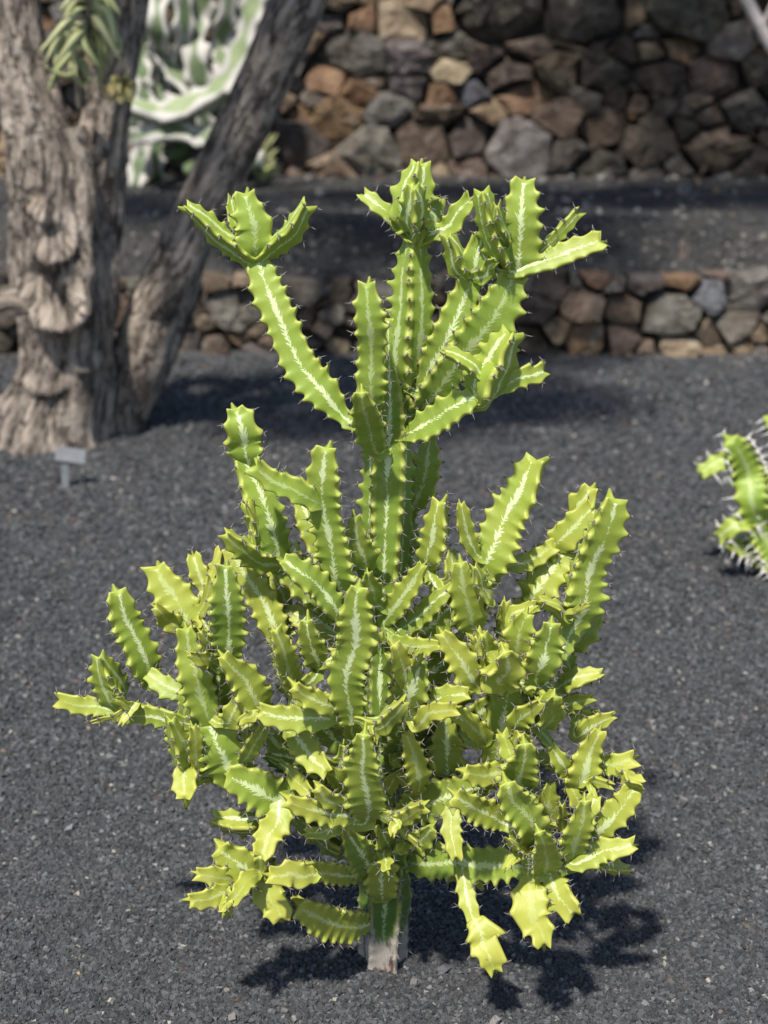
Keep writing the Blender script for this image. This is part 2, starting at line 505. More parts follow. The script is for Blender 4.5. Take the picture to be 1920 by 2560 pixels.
def build_wall(wall, seeds, x0, x1, ztop, z0, Yf, fill_r, gap, depth, pal):
    """seeds: (x, z, r, colour) on the face plane; fills the rest and builds one mesh object per stone"""
    S = list(seeds)
    tries = 0
    while tries < 6000:
        tries += 1
        x, z = random.uniform(x0, x1), random.uniform(z0 + 0.02, ztop - 0.02)
        r = random.uniform(*fill_r)
        if all(((x - a) * 0.7) ** 2 + (z - b) ** 2 > ((r + q) * 0.86) ** 2 for a, b, q, _ in S):
            S.append((x, z, r, random.choice(pal)))
    for _ in range(900):                           # small wedge stones pushed into the joints
        x, z = random.uniform(x0, x1), random.uniform(z0 + 0.02, ztop - 0.02)
        r = random.uniform(.022, .042)
        if all(((x - a) * 0.7) ** 2 + (z - b) ** 2 > (q * 0.74 + r * .5) ** 2 for a, b, q, _ in S):
            S.append((x, z, r, random.choice(pal)))
    AX = 0.70
    for i, (x, z, r, c) in enumerate(S):
        if not (x0 - 0.05 < x < x1 + 0.05): continue
        top = ztop + 0.05 * fbm((x * 3.0, 0.5, 2.0), 2)
        poly = [((x0 - .1) * AX, z0), ((x1 + .1) * AX, z0), ((x1 + .1) * AX, top), ((x0 - .1) * AX, top)]
        px, pz = x * AX, z
        for j, (a, b, q, _) in enumerate(S):
            if i == j: continue
            dx, dz = a * AX - px, b - pz
            d2 = dx * dx + dz * dz
            if d2 > 1.2: continue
            d = math.sqrt(d2) + 1e-9
            m = (d2 + r * r - q * q) / (2 * d)
            nx, nz = dx / d, dz / d
            poly = clip(poly, (nx, nz), nx * px + nz * pz + m - gap * random.uniform(0.3, 1.6))
            if len(poly) < 3: break
        if len(poly) < 3: continue
        P = np.array(poly); P[:, 0] /= AX
        cen = P.mean(0)
        ar = 0.5 * abs(np.dot(P[:, 0], np.roll(P[:, 1], 1)) - np.dot(P[:, 1], np.roll(P[:, 0], 1)))
        if ar < 0.0009: continue
        # resample to 12 points, cut corners and jitter
        rad = math.sqrt(ar / math.pi)
        Q = []
        for a_ in range(len(P)):
            p_, q_, r_ = P[a_ - 1], P[a_], P[(a_ + 1) % len(P)]
            e1, e2 = np.linalg.norm(p_ - q_), np.linalg.norm(r_ - q_)
            if min(e1, e2) < 0.12 * rad: Q.append(q_); continue
            cut = min(rad * random.uniform(.03, .17), e1 * .4, e2 * .4)
            Q.append(q_ + (p_ - q_) / e1 * cut); Q.append(q_ + (r_ - q_) / e2 * cut)
        Q = np.array(Q)
        K = len(Q)
        Q += (rng.random(Q.shape) - 0.5) * rad * 0.32
        ra, sc_ = random.uniform(-.16, .16), random.uniform(0.90, 1.10)
        Rm = np.array([[math.cos(ra), -math.sin(ra)], [math.sin(ra) + random.uniform(-.1, .1), math.cos(ra)]]) * sc_
        Q = cen + (Q - cen) @ Rm.T
        if np.cross(Q[1] - Q[0], Q[2] - Q[0]) < 0: Q = Q[::-1]
        tilt = (rng.random(2) - 0.5) * 0.8
        bulge = rad * random.uniform(0.12, 0.32)
        outset = random.uniform(-0.05, 0.05) * (1 if rad > .07 else .6)
        def ring(f, y):
            pts = cen + (Q - cen) * f
            yy = y + outset * (y < 0.05)
            return [(p[0] - cen[0], yy + ((p - cen) @ tilt if f < 1 else ((p - cen) @ tilt) * 0.4) + (random.uniform(-.34, .34) * bulge if y < .05 else 0), p[1] - cen[1]) for p in pts]
        rings = [ring(1.0, depth), ring(1.0, 0.03), ring(0.93, -bulge * 0.55), ring(0.55, -bulge)]
        V = [p for rr in rings for p in rr] + [(0, -bulge * random.uniform(.9, 1.1) + outset, 0)]
        F = []
        for a in range(3):
            for b in range(K):
                F.append((a * K + b, a * K + (b + 1) % K, (a + 1) * K + (b + 1) % K, (a + 1) * K + b))
        for b in range(K):
            F.append((3 * K + b, 3 * K + (b + 1) % K, 4 * K))
        me = mesh_np('stone', V, [list(f) for f in F], smooth=False)
        o = link('stone', me, M_STONE, wall)
        # slight backward batter
        o.location = (cen[0], Yf + (cen[1] - z0) * 0.06, cen[1])
        k = COLS[c]; f = random.uniform(0.86, 1.14)
        f *= 1.12
        o.color = (k[0] * f, k[1] * f * random.uniform(0.96, 1.04), k[2] * f * random.uniform(0.93, 1.07), 1)

def box(x0, x1, y0, y1, z0, z1):
    V = [(x, y, z) for x in (x0, x1) for y in (y0, y1) for z in (z0, z1)]
    return V, [(0, 1, 3, 2), (4, 6, 7, 5), (0, 4, 5, 1), (2, 3, 7, 6), (0, 2, 6, 4), (1, 5, 7, 3)]

def wall_seeds(lst, ox, oy, s, Yf):
    out = []
    for X, Yp, r, c in lst:
        p, t = unproj(ox + X / s, oy + Yp / s, Yf)
        out.append((p[0], p[2], r / s / FPX * t, c))
    return out

UP = [(180,75,45,'g'),(280,75,55,'o'),(420,80,80,'c'),(560,70,60,'o'),(760,40,125,'x'),(1030,45,112,'x'),(1205,40,48,'t'),(1400,45,98,'x'),
 (1270,110,36,'g'),(480,5,60,'t'),(200,5,50,'b'),(250,190,88,'g'),(160,270,58,'o'),(430,200,75,'g'),(590,160,58,'g'),(575,240,55,'c'),
 (700,125,56,'b'),(850,160,64,'b'),(1000,140,48,'t'),(305,275,46,'b'),(450,300,60,'g'),(540,320,58,'o'),(655,320,44,'s'),(360,380,72,'G'),
 (270,320,52,'o'),(200,420,84,'o'),(120,340,44,'g'),(70,490,66,'x'),(85,390,36,'o'),(310,510,90,'G'),(470,490,85,'b'),(535,395,60,'b'),
 (650,470,74,'d'),(720,380,46,'t'),(835,325,72,'o'),(800,260,74,'d'),(950,240,78,'b'),(1090,240,74,'d'),(945,410,78,'b'),(1050,340,46,'g'),
 (1140,340,48,'d'),(1210,345,36,'t'),(1095,440,74,'b'),(830,500,100,'G'),(980,520,80,'g'),(1080,560,74,'x'),(1260,480,82,'b'),(1370,450,48,'d'),
 (1380,150,62,'o'),(1265,175,46,'t'),(1540,140,60,'g'),(1490,260,74,'b'),(1290,260,60,'d'),(1170,180,48,'d'),(1590,370,58,'g'),(1490,520,88,'b'),
 (1600,560,56,'d'),(1380,560,46,'g'),(190,570,70,'t'),(640,580,50,'b'),(1250,600,50,'g'),(700,205,46,'d'),(1620,240,50,'d')]
LOW = [(800,465,50,'o'),(560,500,75,'b'),(480,600,84,'b'),(730,580,100,'t'),(930,600,100,'b'),(1170,620,122,'g'),(1240,480,44,'o'),(1370,530,78,'s'),
 (1570,520,108,'g'),(600,700,72,'t'),(450,750,84,'b'),(760,745,105,'o'),(910,745,95,'b'),(1200,790,80,'c'),(1370,700,60,'t'),(1500,670,84,'g'),(1620,720,60,'t'),
 (1540,780,54,'t'),(880,500,46,'g'),(1030,500,58,'x'),(700,495,40,'g')]

upw = empty('stone_wall', (0, UP_Y, BED_Z))
tag(upw, 'tall dry stone wall of brown and grey volcanic rocks behind the raised bed', 'wall')
lo = empty('stone_wall', (0, WALL_Y, 0))
tag(lo, 'low dry stone retaining wall holding up the raised gravel bed', 'wall')
def local_wall(root, seeds, x0, x1, h, Yf, fill, gap, depth, pal):
    z0 = root.location.z
    build_wall(root, [(a, b - z0, r, c) for a, b, r, c in seeds], x0, x1, h, -0.06, 0.0, fill, gap, depth, pal)
local_wall(upw, wall_seeds(UP, 700, 0, 1.36, UP_Y), -3.3, 3.3, 1.75, UP_Y, (0.045, 0.13), 0.004, 0.20, list('obbggGdxttt'))
local_wall(lo, wall_seeds(LOW, 1100, 480, 2.023, WALL_Y), -2.4, 2.4, 0.30, WALL_Y, (0.035, 0.09), 0.003, 0.12, list('bbggdxtt'))
V, F = box(-3.5, 3.5, 0.12, 0.60, -0.10, 1.70)
link('wall_core', mesh_np('wall_core', V, F, False), M_CORE, upw)
V, F = box(-2.6, 2.6, 0.09, 0.30, -0.05, 0.28)
link('wall_core', mesh_np('wall_core', V, F, False), M_CORE, lo)

# ------------------------------------------------------------------ ribbed succulent stems
VIEW = np.array([0.0, -0.95, 0.30]); VIEW /= np.linalg.norm(VIEW)

def stem(P3, Wm, N=3, roll=0.0, pitch=0.0172, amp=0.30, lead=0.0, neck=0.5, tipf=0.42, auto=True, tint=(0.2, 0.4, 0.0, 0.1),
         spine_len=0.0082, spine_r=0.00070, valley=None, view=VIEW, tiptaper=0.9, spread=0.75, steps=8, rv=None):
    """P3 points of the axis, Wm widths (one per point); lead = metres of plain connecting neck at the start.
    Returns two meshes: the ribbed body and its spines."""
    P3 = np.asarray(P3, float); Wm = np.asarray(Wm, float)
    data = np.hstack([P3, Wm[:, None]])
    L0 = np.linalg.norm(np.diff(P3, axis=0), axis=1).sum()
    n = max(10, int(L0 / (pitch / steps)))
    D = catmull(data, n)
    C, W = D[:, :3], np.maximum(D[:, 3], 0.004)
    if auto:                                       # gentle bends, nothing at the two ends
        qq = np.linspace(0, 1, n); env = np.sin(math.pi * qq)[:, None]
        o1, o2 = rng.normal(size=3), rng.normal(size=3)
        C = C + env * (np.sin(qq * 5 + rng.random() * 6)[:, None] * o1 + np.sin(qq * 11 + rng.random() * 6)[:, None] * o2 * .5) * min(0.055 * W.mean(), 0.02 * L0 + .001)
    seg = np.linalg.norm(np.diff(C, axis=0), axis=1)
    s = np.concatenate([[0], np.cumsum(seg)]); L = s[-1]
    T = np.gradient(C, axis=0); T /= np.linalg.norm(T, axis=1)[:, None]
    B = np.cross(T, view); nb = np.linalg.norm(B, axis=1)
    B /= np.maximum(nb, 1e-6)[:, None]
    Nn = np.cross(B, T)
    wf = {2: 2.0, 3: 1.70, 4: 1.70, 5: 1.88}[N]
    if valley is None: valley = {2: 0.30, 3: 0.44, 4: 0.56, 5: 0.72}[N]
    Rr = W / wf
    if rv is None: rv = random.random()
    if auto:
        Lb = max(L - lead, 1e-3)
        q = np.clip((s - lead) / Lb, 0, 1)
        nl = min(0.30, 0.035 / Lb + 0.05)
        x = np.clip(q / nl, 0, 1)
        f = neck + (1 - neck) * (x * x * (3 - 2 * x))
        tl = min(0.5, tiptaper * W.mean() / Lb + 0.05)
        y = np.clip((q - (1 - tl)) / tl, 0, 1)
        f = f * (1 - (1 - tipf) * y ** 1.8)
        f = f * (1 + 0.07 * np.sin(s / 0.05 + rv * 30) + 0.05 * np.sin(s / 0.021 + rv * 50))
        f = np.where(s < lead, neck, f)
        Rr = Rr * f
    us = [0.0, 0.07, 0.20, 0.40, 0.70]           # from the rib edge towards the middle of the face
    ang, uu = [], []
    half = math.pi / N
    rows, meta = [], []
    for k in range(N):
        ph = roll + half + 2 * half * k
        for u in us[::-1][:-1]:
            meta.append((k, -1, u, ph))
        meta.append((k, 0, 0.0, ph))
        for u in us[1:]:
            meta.append((k, 1, u, ph))
        meta.append((k, 2, 1.0, ph))
    M = len(meta)
    tooth, tpos, ribr = [], [], []
    for k in range(N):                             # areoles at uneven steps, cusps there, scallops between
        pos, amps = [-pitch * random.random()], [1.0]
        while pos[-1] < L + pitch:
            pos.append(pos[-1] + pitch * random.uniform(0.74, 1.30)); amps.append(random.uniform(0.55, 1.25))
        pos, amps = np.array(pos), np.array(amps)
        ii = np.clip(np.searchsorted(pos, s, side='right') - 1, 0, len(pos) - 2)
        x = (s - pos[ii]) / (pos[ii + 1] - pos[ii])
        am = amps[ii] * (1 - x) + amps[ii + 1] * x
        tooth.append(am * (1 - np.sin(math.pi * np.clip(x, 0, 1)) ** 0.8))
        tpos.append(pos)
        ribr.append(random.uniform(0.90, 1.10) + 0.07 * np.sin(s / 0.043 + random.random() * 6))
    ampv = np.interp(s / L, *amp) if isinstance(amp, tuple) else np.full(n, amp)
    qe = np.clip((s - (L - 0.016)) / 0.016, 0, 1) if auto else 0 * s
    V = np.zeros((n, M, 3)); U = np.zeros(M)
    tw = (0.14 * np.sin(s / 0.06 + rv * 10) + random.uniform(-.35, .35) * (s / L - .5)) if auto else 0.1 * np.sin(s / 0.09)
    for j, (k, side, u, ph) in enumerate(meta):
        a = ph + tw
        er = np.cos(a)[:, None] * Nn + np.sin(a)[:, None] * B
        et = -np.sin(a)[:, None] * Nn + np.cos(a)[:, None] * B
        if side == 2:
            a2 = a + half
            er = np.cos(a2)[:, None] * Nn + np.sin(a2)[:, None] * B
            V[:, j] = C + er * (Rr * valley)[:, None]
            U[j] = 0.0
            continue
        tt = tooth[k]
        sg = side
        # straight run from edge (R, th) to the valley point, in rib coordinates
        Rk = Rr * ribr[k]
        rt = Rk * (1 - ampv * (1 - tt))
        vx, vy = Rr * valley * math.cos(half), Rr * valley * math.sin(half)
        th = Rr * (0.085 + 0.035 * tt)
        if u == 0:
            x, y = rt, 0 * rt
        else:
            e = (u - 0.07) / 0.93
            wgt = (1 - e) ** 4.5
            xe = rt * 0.965 * wgt + (Rk * (1 - ampv * 0.62)) * 0.965 * (1 - wgt)
            x = xe * (1 - e) + vx * e
            y = th * (1 - e) + vy * e
            bow = 0.05 * Rr * math.sin(math.pi * e)
            x = x - bow * 0.3; y = y - bow * 0.5
        V[:, j] = C + er * x[:, None] + et * (y * sg)[:, None] + T * (0.22 * pitch * tt * (1 - u) ** 5 + 0.007 * qe ** 2 * (1 - u) ** 1.5)[:, None]
        U[j] = (1 - u) * (1 if sg >= 0 else -1)
    # end caps
    capS = C[0] - T[0] * Rr[0] * 0.2
    capE = C[-1] + T[-1] * Rr[-1] * 0.15
    verts = np.vstack([V.reshape(-1, 3), capS, capE])
    i, j = np.meshgrid(np.arange(n - 1), np.arange(M), indexing='ij')
    a = (i * M + j).ravel(); b = (i * M + (j + 1) % M).ravel()
    quads = np.stack([a, b, b + M, a + M], 1)
    jj = np.arange(M)
    t0 = np.stack([np.full(M, n * M), (jj + 1) % M, jj], 1)
    t1 = np.stack([np.full(M, n * M + 1), (n - 1) * M + jj, (n - 1) * M + (jj + 1) % M], 1)
    nf = len(quads) + 2 * M
    me = bpy.data.meshes.new('branch')
    me.vertices.add(len(verts)); me.vertices.foreach_set('co', verts.astype(np.float32).ravel())
    lv = np.concatenate([quads.ravel(), t0.ravel(), t1.ravel()]).astype(np.int32)
    tot = np.concatenate([np.full(len(quads), 4), np.full(2 * M, 3)]).astype(np.int32)
    st = np.concatenate([[0], np.cumsum(tot)[:-1]]).astype(np.int32)
    me.loops.add(len(lv)); me.loops.foreach_set('vertex_index', lv)
    me.polygons.add(nf); me.polygons.foreach_set('loop_start', st); me.polygons.foreach_set('loop_total', tot)
    me.polygons.foreach_set('use_smooth', np.ones(nf, bool))
    me.update(calc_edges=True)
    uv = np.zeros((len(verts), 2), np.float32)
    uv[:n * M, 0] = np.tile(np.abs(U), n)
    uv[:n * M, 1] = np.repeat(s, M)
    uv[n * M + 1] = (1, L)
    lay = me.uv_layers.new(name='UVMap')
    luv = uv[lv]
    sgn = np.array([-1.0 if mm[1] in (-1, 2) else 1.0 for mm in meta], np.float32)
    luv[:len(quads) * 4, 0] *= np.repeat(np.tile(sgn, n - 1), 4)     # which side of the face
    lay.data.foreach_set('uv', luv.ravel())
    q = np.clip((s - lead) / max(L - lead, 1e-3), 0, 1)
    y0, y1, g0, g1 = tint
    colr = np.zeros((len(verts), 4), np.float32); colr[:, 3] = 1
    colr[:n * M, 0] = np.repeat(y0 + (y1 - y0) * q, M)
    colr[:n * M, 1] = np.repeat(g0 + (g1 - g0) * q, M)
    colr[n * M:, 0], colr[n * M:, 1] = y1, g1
    colr[:, 2] = rv
    ca = me.color_attributes.new('tint', 'FLOAT_COLOR', 'POINT')
    ca.data.foreach_set('color', colr.ravel())
    # spines: a small dark areole pad with two diverging thorns on every tooth
    SV, SF, SC = [], [], []
    def cone(base, d, ln, r, dark=0.25):
        d = d / np.linalg.norm(d)
        a = np.cross(d, [0.3, 0.5, 0.8]); a /= np.linalg.norm(a); b = np.cross(d, a)
        k0 = len(SV)
        for t in range(4):
            an = t * math.pi / 2
            SV.append(base + (a * math.cos(an) + b * math.sin(an)) * r); SC.append(dark)
        SV.append(base + d * ln); SC.append(1.0)
        for t in range(4): SF.append((k0 + t, k0 + (t + 1) % 4, k0 + 4))
    for k in range(N):
        tj = [j for j, mm in enumerate(meta) if mm[0] == k and mm[1] == 0][0]
        for m_ in tpos[k]:
            if m_ < 0 or m_ > L: continue
            i = int(np.argmin(np.abs(s - m_)))
            if s[i] < lead + 0.01: continue
            p = V[i, tj]; o = p - C[i]; ln = np.linalg.norm(o)
            if ln < 1e-5: continue
            o /= ln
            side = np.cross(T[i], o)
            # pad
            k0 = len(SV); pr = 0.0020 * (spine_len / 0.0082) ** 0.5
            for t in range(5):
                an = t * 2 * math.pi / 5
                SV.append(p - o * 0.0008 + (T[i] * math.cos(an) * 1.3 + side * math.sin(an)) * pr); SC.append(0.15)
            SV.append(p + o * 0.0009); SC.append(0.0)
            for t in range(5): SF.append((k0 + t, k0 + (t + 1) % 5, k0 + 5))
            for sg in (-1, 1):
                d = o * 0.62 + side * sg * spread * random.uniform(0.6, 1.25) + T[i] * random.uniform(-0.55, 0.15) + rng.normal(size=3) * 0.08
                cone(p, d, spine_len * random.uniform(0.6, 1.2), spine_r, 0.2)
    ms = None
    if SV:
        ms = mesh_np('spines', np.array(SV), [list(f) for f in SF], smooth=False)
        ca = ms.color_attributes.new('tint', 'FLOAT_COLOR', 'POINT')
        ca.data.foreach_set('color', np.repeat(np.array(SC, np.float32)[:, None], 4, 1).ravel())
    return me, ms

# ------------------------------------------------------------------ the big variegated cactus
PY0 = ground_at(958, 2400)[0][1]                   # distance of its foot on the gravel
CROPS = {'a': (400, 380, 2.765), 'b': (850, 380, 2.37), 'c': (500, 1000, 2.765), 'd': (950, 1050, 2.552), 'e': (130, 1350, 2.765),
         'f': (600, 1500, 3.318), 'g': (1000, 1550, 2.765), 'h': (450, 1950, 2.765), 'i': (1000, 1950, 2.676), 'o': (0, 0, 1.0)}
# crop, points, width, depth at base, depth at tip (metres from the trunk plane, minus = nearer), rib turn (degrees),
# yellow at base, yellow at tip, darkness at base, darkness at tip, options
Bd = [
 # --- top clump
 ('b', [(390,1450),(395,1200),(425,900),(450,540)], 235, .00, .00, 45, .05,.15,.45,.15, dict(N=4, tipf=.62)),
 ('b', [(455,560),(460,330),(470,85)], 270, .00, -.01, 50, .10,.20,.10,.0, dict(N=4, tipf=.40, neck=.45)),
 ('b', [(450,500),(450,390),(440,225)], 190, -.02, -.055, 55, .10,.15,.2,.05, dict(neck=.35)),
 ('b', [(410,520),(300,390),(150,260)], 105, -.005, .01, 20, .10,.30,.05,.0, dict(neck=.75, tipf=.75)),
 ('b', [(500,520),(640,440),(765,290)], 140, -.005, -.02, -15, .10,.25,.2,.0, dict(neck=.65, tipf=.6)),
 ('b', [(480,1400),(600,1150),(700,930),(775,745)], 205, -.01, -.02, 0, .10,.15,.35,.05, dict(tipf=.6)),
 ('b', [(768,765),(800,640),(835,510)], 185, -.02, -.03, 5, .10,.15,.1,.0, dict(neck=.4)),
 ('b', [(755,750),(700,640),(650,515)], 150, -.025, -.045, 55, .10,.20,.1,.0, dict(neck=.5)),
 ('b', [(790,750),(850,720),(915,650)], 110, -.025, -.05, 20, .15,.25,.1,.0, dict(neck=.6)),
 ('b', [(430,1540),(600,1340),(760,1150),(900,960),(1025,735)], 245, -.01, -.03, 22, .05,.10,.55,.15, dict(tipf=.6)),
 ('b', [(1020,760),(1060,480),(1090,185)], 285, -.03, -.035, 0, .10,.20,.2,.0, dict(neck=.35)),
 ('b', [(1050,720),(1250,650),(1535,535)], 140, -.035, -.04, -10, .15,.55,.2,.0, dict(neck=.75, tipf=.75)),
 ('b', [(1150,620),(1265,500),(1395,365)], 90, -.035, -.02, 30, .15,.40,.1,.0, dict(neck=.75, tipf=.7)),
 ('b', [(1000,700),(890,500),(845,250)], 185, -.035, -.06, 50, .10,.20,.15,.0, dict(neck=.5, tipf=.6)),
 ('b', [(990,560),(940,430),(930,330)], 100, -.045, -.075, 60, .15,.20,.1,.0, dict(neck=.6)),
 ('b', [(405,1670),(600,1580),(830,1440)], 185, -.02, -.06, -25, .10,.25,.35,.05, dict(tipf=.6)),
 ('b', [(830,1480),(900,1320),(1005,1090)], 260, -.06, -.065, 60, .15,.25,.15,.0, dict(neck=.4, tipf=.5)),
 ('b', [(820,1330),(730,1240),(625,1185)], 110, -.07, -.08, 30, .20,.35,.05,.0, dict(neck=.7)),
 ('b', [(960,1400),(1080,1345),(1195,1300)], 120, -.05, -.035, 10, .20,.50,.15,.0, dict(neck=.7, tipf=.75)),
 ('b', [(200,1590),(190,1300),(170,1000),(165,795)], 205, -.045, -.075, 0, .10,.15,.35,.10, dict(tipf=.45)),
 ('b', [(225,1760),(170,1600),(130,1430)], 190, -.04, -.10, -15, .15,.25,.30,.20, dict()),
 ('a', [(1300,1860),(1130,1640),(960,1400),(830,1150),(740,960),(680,765)], 235, -.01, .03, 0, .10,.20,.15,.0, dict(tipf=.62)),
 ('a', [(672,775),(640,560),(600,305)], 310, .03, .025, 0, .10,.15,.05,.0, dict(neck=.38, tipf=.5)),
 ('a', [(620,740),(400,560),(195,385)], 165, .025, .01, 58, .10,.20,.1,.0, dict(neck=.75, tipf=.6)),
 ('a', [(700,730),(880,560),(1000,385)], 165, .025, .01, -55, .10,.25,.1,.0, dict(neck=.75, tipf=.65)),
 ('a', [(540,580),(500,450),(490,330)], 110, .025, .04, 30, .15,.20,.05,.0, dict(neck=.6)),
 ('c', [(1450,800),(1530,560),(1590,250)], 200, .06, .055, 20, .20,.20,.25,.15, dict()),
 # --- second tier, left
 ('c', [(550,1160),(470,930),(390,700),(290,425)], 310, -.02, -.01, 22, .05,.15,.35,.05, dict(tipf=.6)),
 ('c', [(345,440),(300,260),(245,75)], 290, -.01, -.02, 0, .10,.20,.2,.05, dict(neck=.45, tipf=.42)),
 ('c', [(1005,1360),(950,1120),(870,760),(880,345)], 285, -.04, -.09, -22, .10,.20,.35,.05, dict(tipf=.5)),
 ('c', [(800,700),(620,610),(400,460)], 190, -.08, -.08, -20, .10,.25,.2,.05, dict(neck=.65, tipf=.72)),
 ('c', [(890,1260),(800,1000),(690,700)], 210, .03, .06, 30, .30,.40,.2,.1, dict()),
 ('c', [(970,1500),(800,1330),(580,1120)], 215, -.05, -.08, 25, .10,.25,.40,.1, dict()),
 ('c', [(700,1240),(650,1000)], 150, .04, .07, 0, .5,.7,.1,.0, dict()),
 ('c', [(560,1130),(350,1060),(190,930)], 190, -.03, -.07, -35, .25,.50,.25,.0, dict(neck=.6)),
 ('c', [(560,1700),(430,1430),(330,1240),(225,1040)], 245, -.02, -.01, 5, .45,.70,.15,.0, dict(tipf=.5)),
 ('e', [(1225,860),(1215,600),(1210,400),(1205,190)], 250, -.08, -.12, 0, .10,.15,.55,.30, dict(tipf=.42)),
 ('c', [(620,1480),(560,1330),(490,1180)], 130, .02, .04, 20, .50,.70,.2,.0, dict()),
 ('c', [(980,1620),(800,1540),(610,1460)], 190, -.02, .0, 20, .40,.65,.25,.05, dict()),
 ('f', [(640,600),(610,400),(560,180)], 260, -.07, -.10, 0, .30,.35,.55,.45, dict()),  # shaded arm: its shade is put into the dark tint
 ('c', [(1130,1180),(1090,1000),(1070,820)], 210, -.03, -.06, 15, .25,.35,.45,.4, dict()),
 ('c', [(1200,1400),(1170,1300),(1160,1200)], 130, -.04, -.07, 10, .25,.35,.3,.2, dict()),
 # --- second tier, right
 ('d', [(330,970),(350,760),(385,535)], 225, -.03, -.06, -25, .35,.60,.2,.0, dict()),
 ('d', [(640,1010),(770,760),(880,540),(995,270)], 275, -.02, -.02, -25, .25,.40,.2,.0, dict(tipf=.55)),
 ('d', [(610,860),(545,720),(515,545)], 125, -.03, -.05, 10, .40,.65,.1,.0, dict(neck=.65)),
 ('d', [(800,930),(960,890),(1100,815)], 150, -.01, -.01, -10, .35,.65,.25,.0, dict(neck=.65, tipf=.75)),
 ('d', [(965,1190),(1080,1000),(1190,830)], 240, .0, .0, -15, .40,.55,.15,.05, dict(tipf=.65)),
 ('d', [(1105,815),(1210,700),(1350,570)], 215, .0, -.01, 0, .45,.65,.1,.0, dict(neck=.6, tipf=.65)),
 ('d', [(1280,640),(1310,560),(1345,445)], 175, .01, .0, -30, .40,.60,.1,.0, dict(neck=.6, tipf=.55)),
 ('d', [(1200,1320),(1310,1020),(1395,780),(1485,515)], 285, -.05, -.07, 20, .20,.35,.2,.0, dict(tipf=.55)),
 ('d', [(1190,1490),(1280,1370),(1380,1220)], 200, -.01, .0, 0, .35,.40,.3,.1, dict()),
 ('d', [(1190,1280),(1120,1200),(1035,1155)], 100, -.07, -.09, 50, .45,.65,.1,.0, dict(neck=.7)),
 ('d', [(610,1370),(560,1150),(515,920)], 235, -.05, -.08, 0, .35,.45,.2,.1, dict()),
 ('d', [(690,1180),(640,1060),(605,945)], 120, -.06, -.09, 55, .45,.55,.1,.05, dict()),
 ('d', [(40,1290),(170,1130),(270,935)], 155, -.03, -.07, -20, .15,.55,.4,.0, dict(neck=.6)),
 ('d', [(60,1390),(280,1220),(460,1070)], 170, -.03, -.06, -15, .10,.35,.50,.1, dict(neck=.6)),
 ('d', [(190,1010),(230,820)], 190, .07, .08, 0, .40,.45,.4,.35, dict()),
 ('d', [(420,1020),(450,845)], 110, .04, .06, 30, .45,.50,.2,.15, dict()),
 ('d', [(785,1440),(800,1170)], 150, -.02, -.03, 30, .50,.65,.2,.05, dict()),
 ('d', [(830,1560),(875,1400),(930,1245)], 205, -.05, -.07, 0, .30,.45,.15,.05, dict()),
 ('g', [(950,430),(1000,230),(1045,30)], 280, -.09, -.13, 0, .20,.25,.45,.25, dict()),
 ('d', [(830,1270),(980,1185)], 95, -.05, -.06, -20, .5,.65,.1,.0, dict(neck=.65)),
 ('g', [(540,470),(410,270),(295,100)], 225, -.09, -.11, 10, .50,.75,.15,.0, dict()),
 ('g', [(575,340),(570,110)], 180, -.08, -.11, 55, .50,.65,.1,.05, dict()),
 ('g', [(740,420),(725,225)], 245, -.09, -.14, 10, .50,.70,.15,.0, dict()),
 ('g', [(-30,150),(130,180),(270,170)], 165, -.05, -.09, -10, .15,.65,.4,.0, dict(neck=.65)),
 ('f', [(1310,1080),(1420,850),(1505,530)], 280, -.08, -.14, -5, .20,.25,.50,.30, dict()),
 ('f', [(1390,720),(1340,550),(1280,380)], 175, -.12, -.15, 10, .45,.75,.15,.0, dict(neck=.6, tipf=.6)),
 ('f', [(1430,580),(1490,440)], 90, -.13, -.16, 40, .5,.7,.1,.0, dict()),
 ('g', [(200,560),(330,530),(460,510)], 165, -.12, -.14, 0, .40,.70,.2,.0, dict(neck=.6, tipf=.65)),
 ('g', [(110,740),(210,640),(380,615)], 145, -.12, -.15, -10, .60,.85,.15,.0, dict(neck=.6, tipf=.6)),
 ('g', [(640,1080),(670,850),(710,640),(780,375)], 250, -.05, -.07, 0, .15,.20,.35,.15, dict(tipf=.5)),
 ('g', [(590,820),(480,710),(375,635)], 145, -.07, -.10, -5, .35,.70,.15,.0, dict(neck=.65, tipf=.72)),
 ('g', [(840,600),(950,385)], 215, -.04, -.06, 0, .20,.25,.40,.25, dict()),
 ('g', [(1070,500),(1200,430),(1380,375)], 165, -.04, -.05, -25, .40,.65,.25,.05, dict(neck=.6)),
 ('g', [(1080,620),(1200,560),(1315,535)], 135, -.03, -.04, 10, .30,.45,.3,.1, dict(neck=.6)),
 ('g', [(950,760),(1000,650),(1065,530)], 225, -.08, -.13, 25, .30,.40,.4,.2, dict()),
 ('g', [(800,760),(860,660),(960,570)], 150, -.10, -.13, 0, .45,.70,.15,.0, dict(neck=.6)),
 ('g', [(1200,800),(1330,720),(1460,665)], 150, -.03, -.03, 10, .40,.70,.2,.0, dict(neck=.6)),
 ('g', [(1195,1190),(1280,980),(1375,775)], 235, -.07, -.09, 0, .50,.70,.1,.0, dict()),
 ('g', [(1190,1080),(1110,970),(1045,880)], 150, -.07, -.09, 0, .40,.60,.1,.0, dict(neck=.65)),
 ('g', [(1350,1040),(1480,1000),(1600,960)], 165, -.07, -.08, -20, .50,.75,.1,.0, dict(neck=.65, tipf=.65)),
 ('g', [(1300,1110),(1445,1135)], 90, -.09, -.11, 20, .55,.75,.05,.0, dict(neck=.65)),
 ('g', [(830,1170),(850,1020),(860,860)], 275, -.12, -.17, 0, .30,.35,.4,.3, dict(amp=.34)),
 ('g', [(830,920),(830,800)], 155, -.13, -.16, 20, .50,.75,.1,.0, dict()),
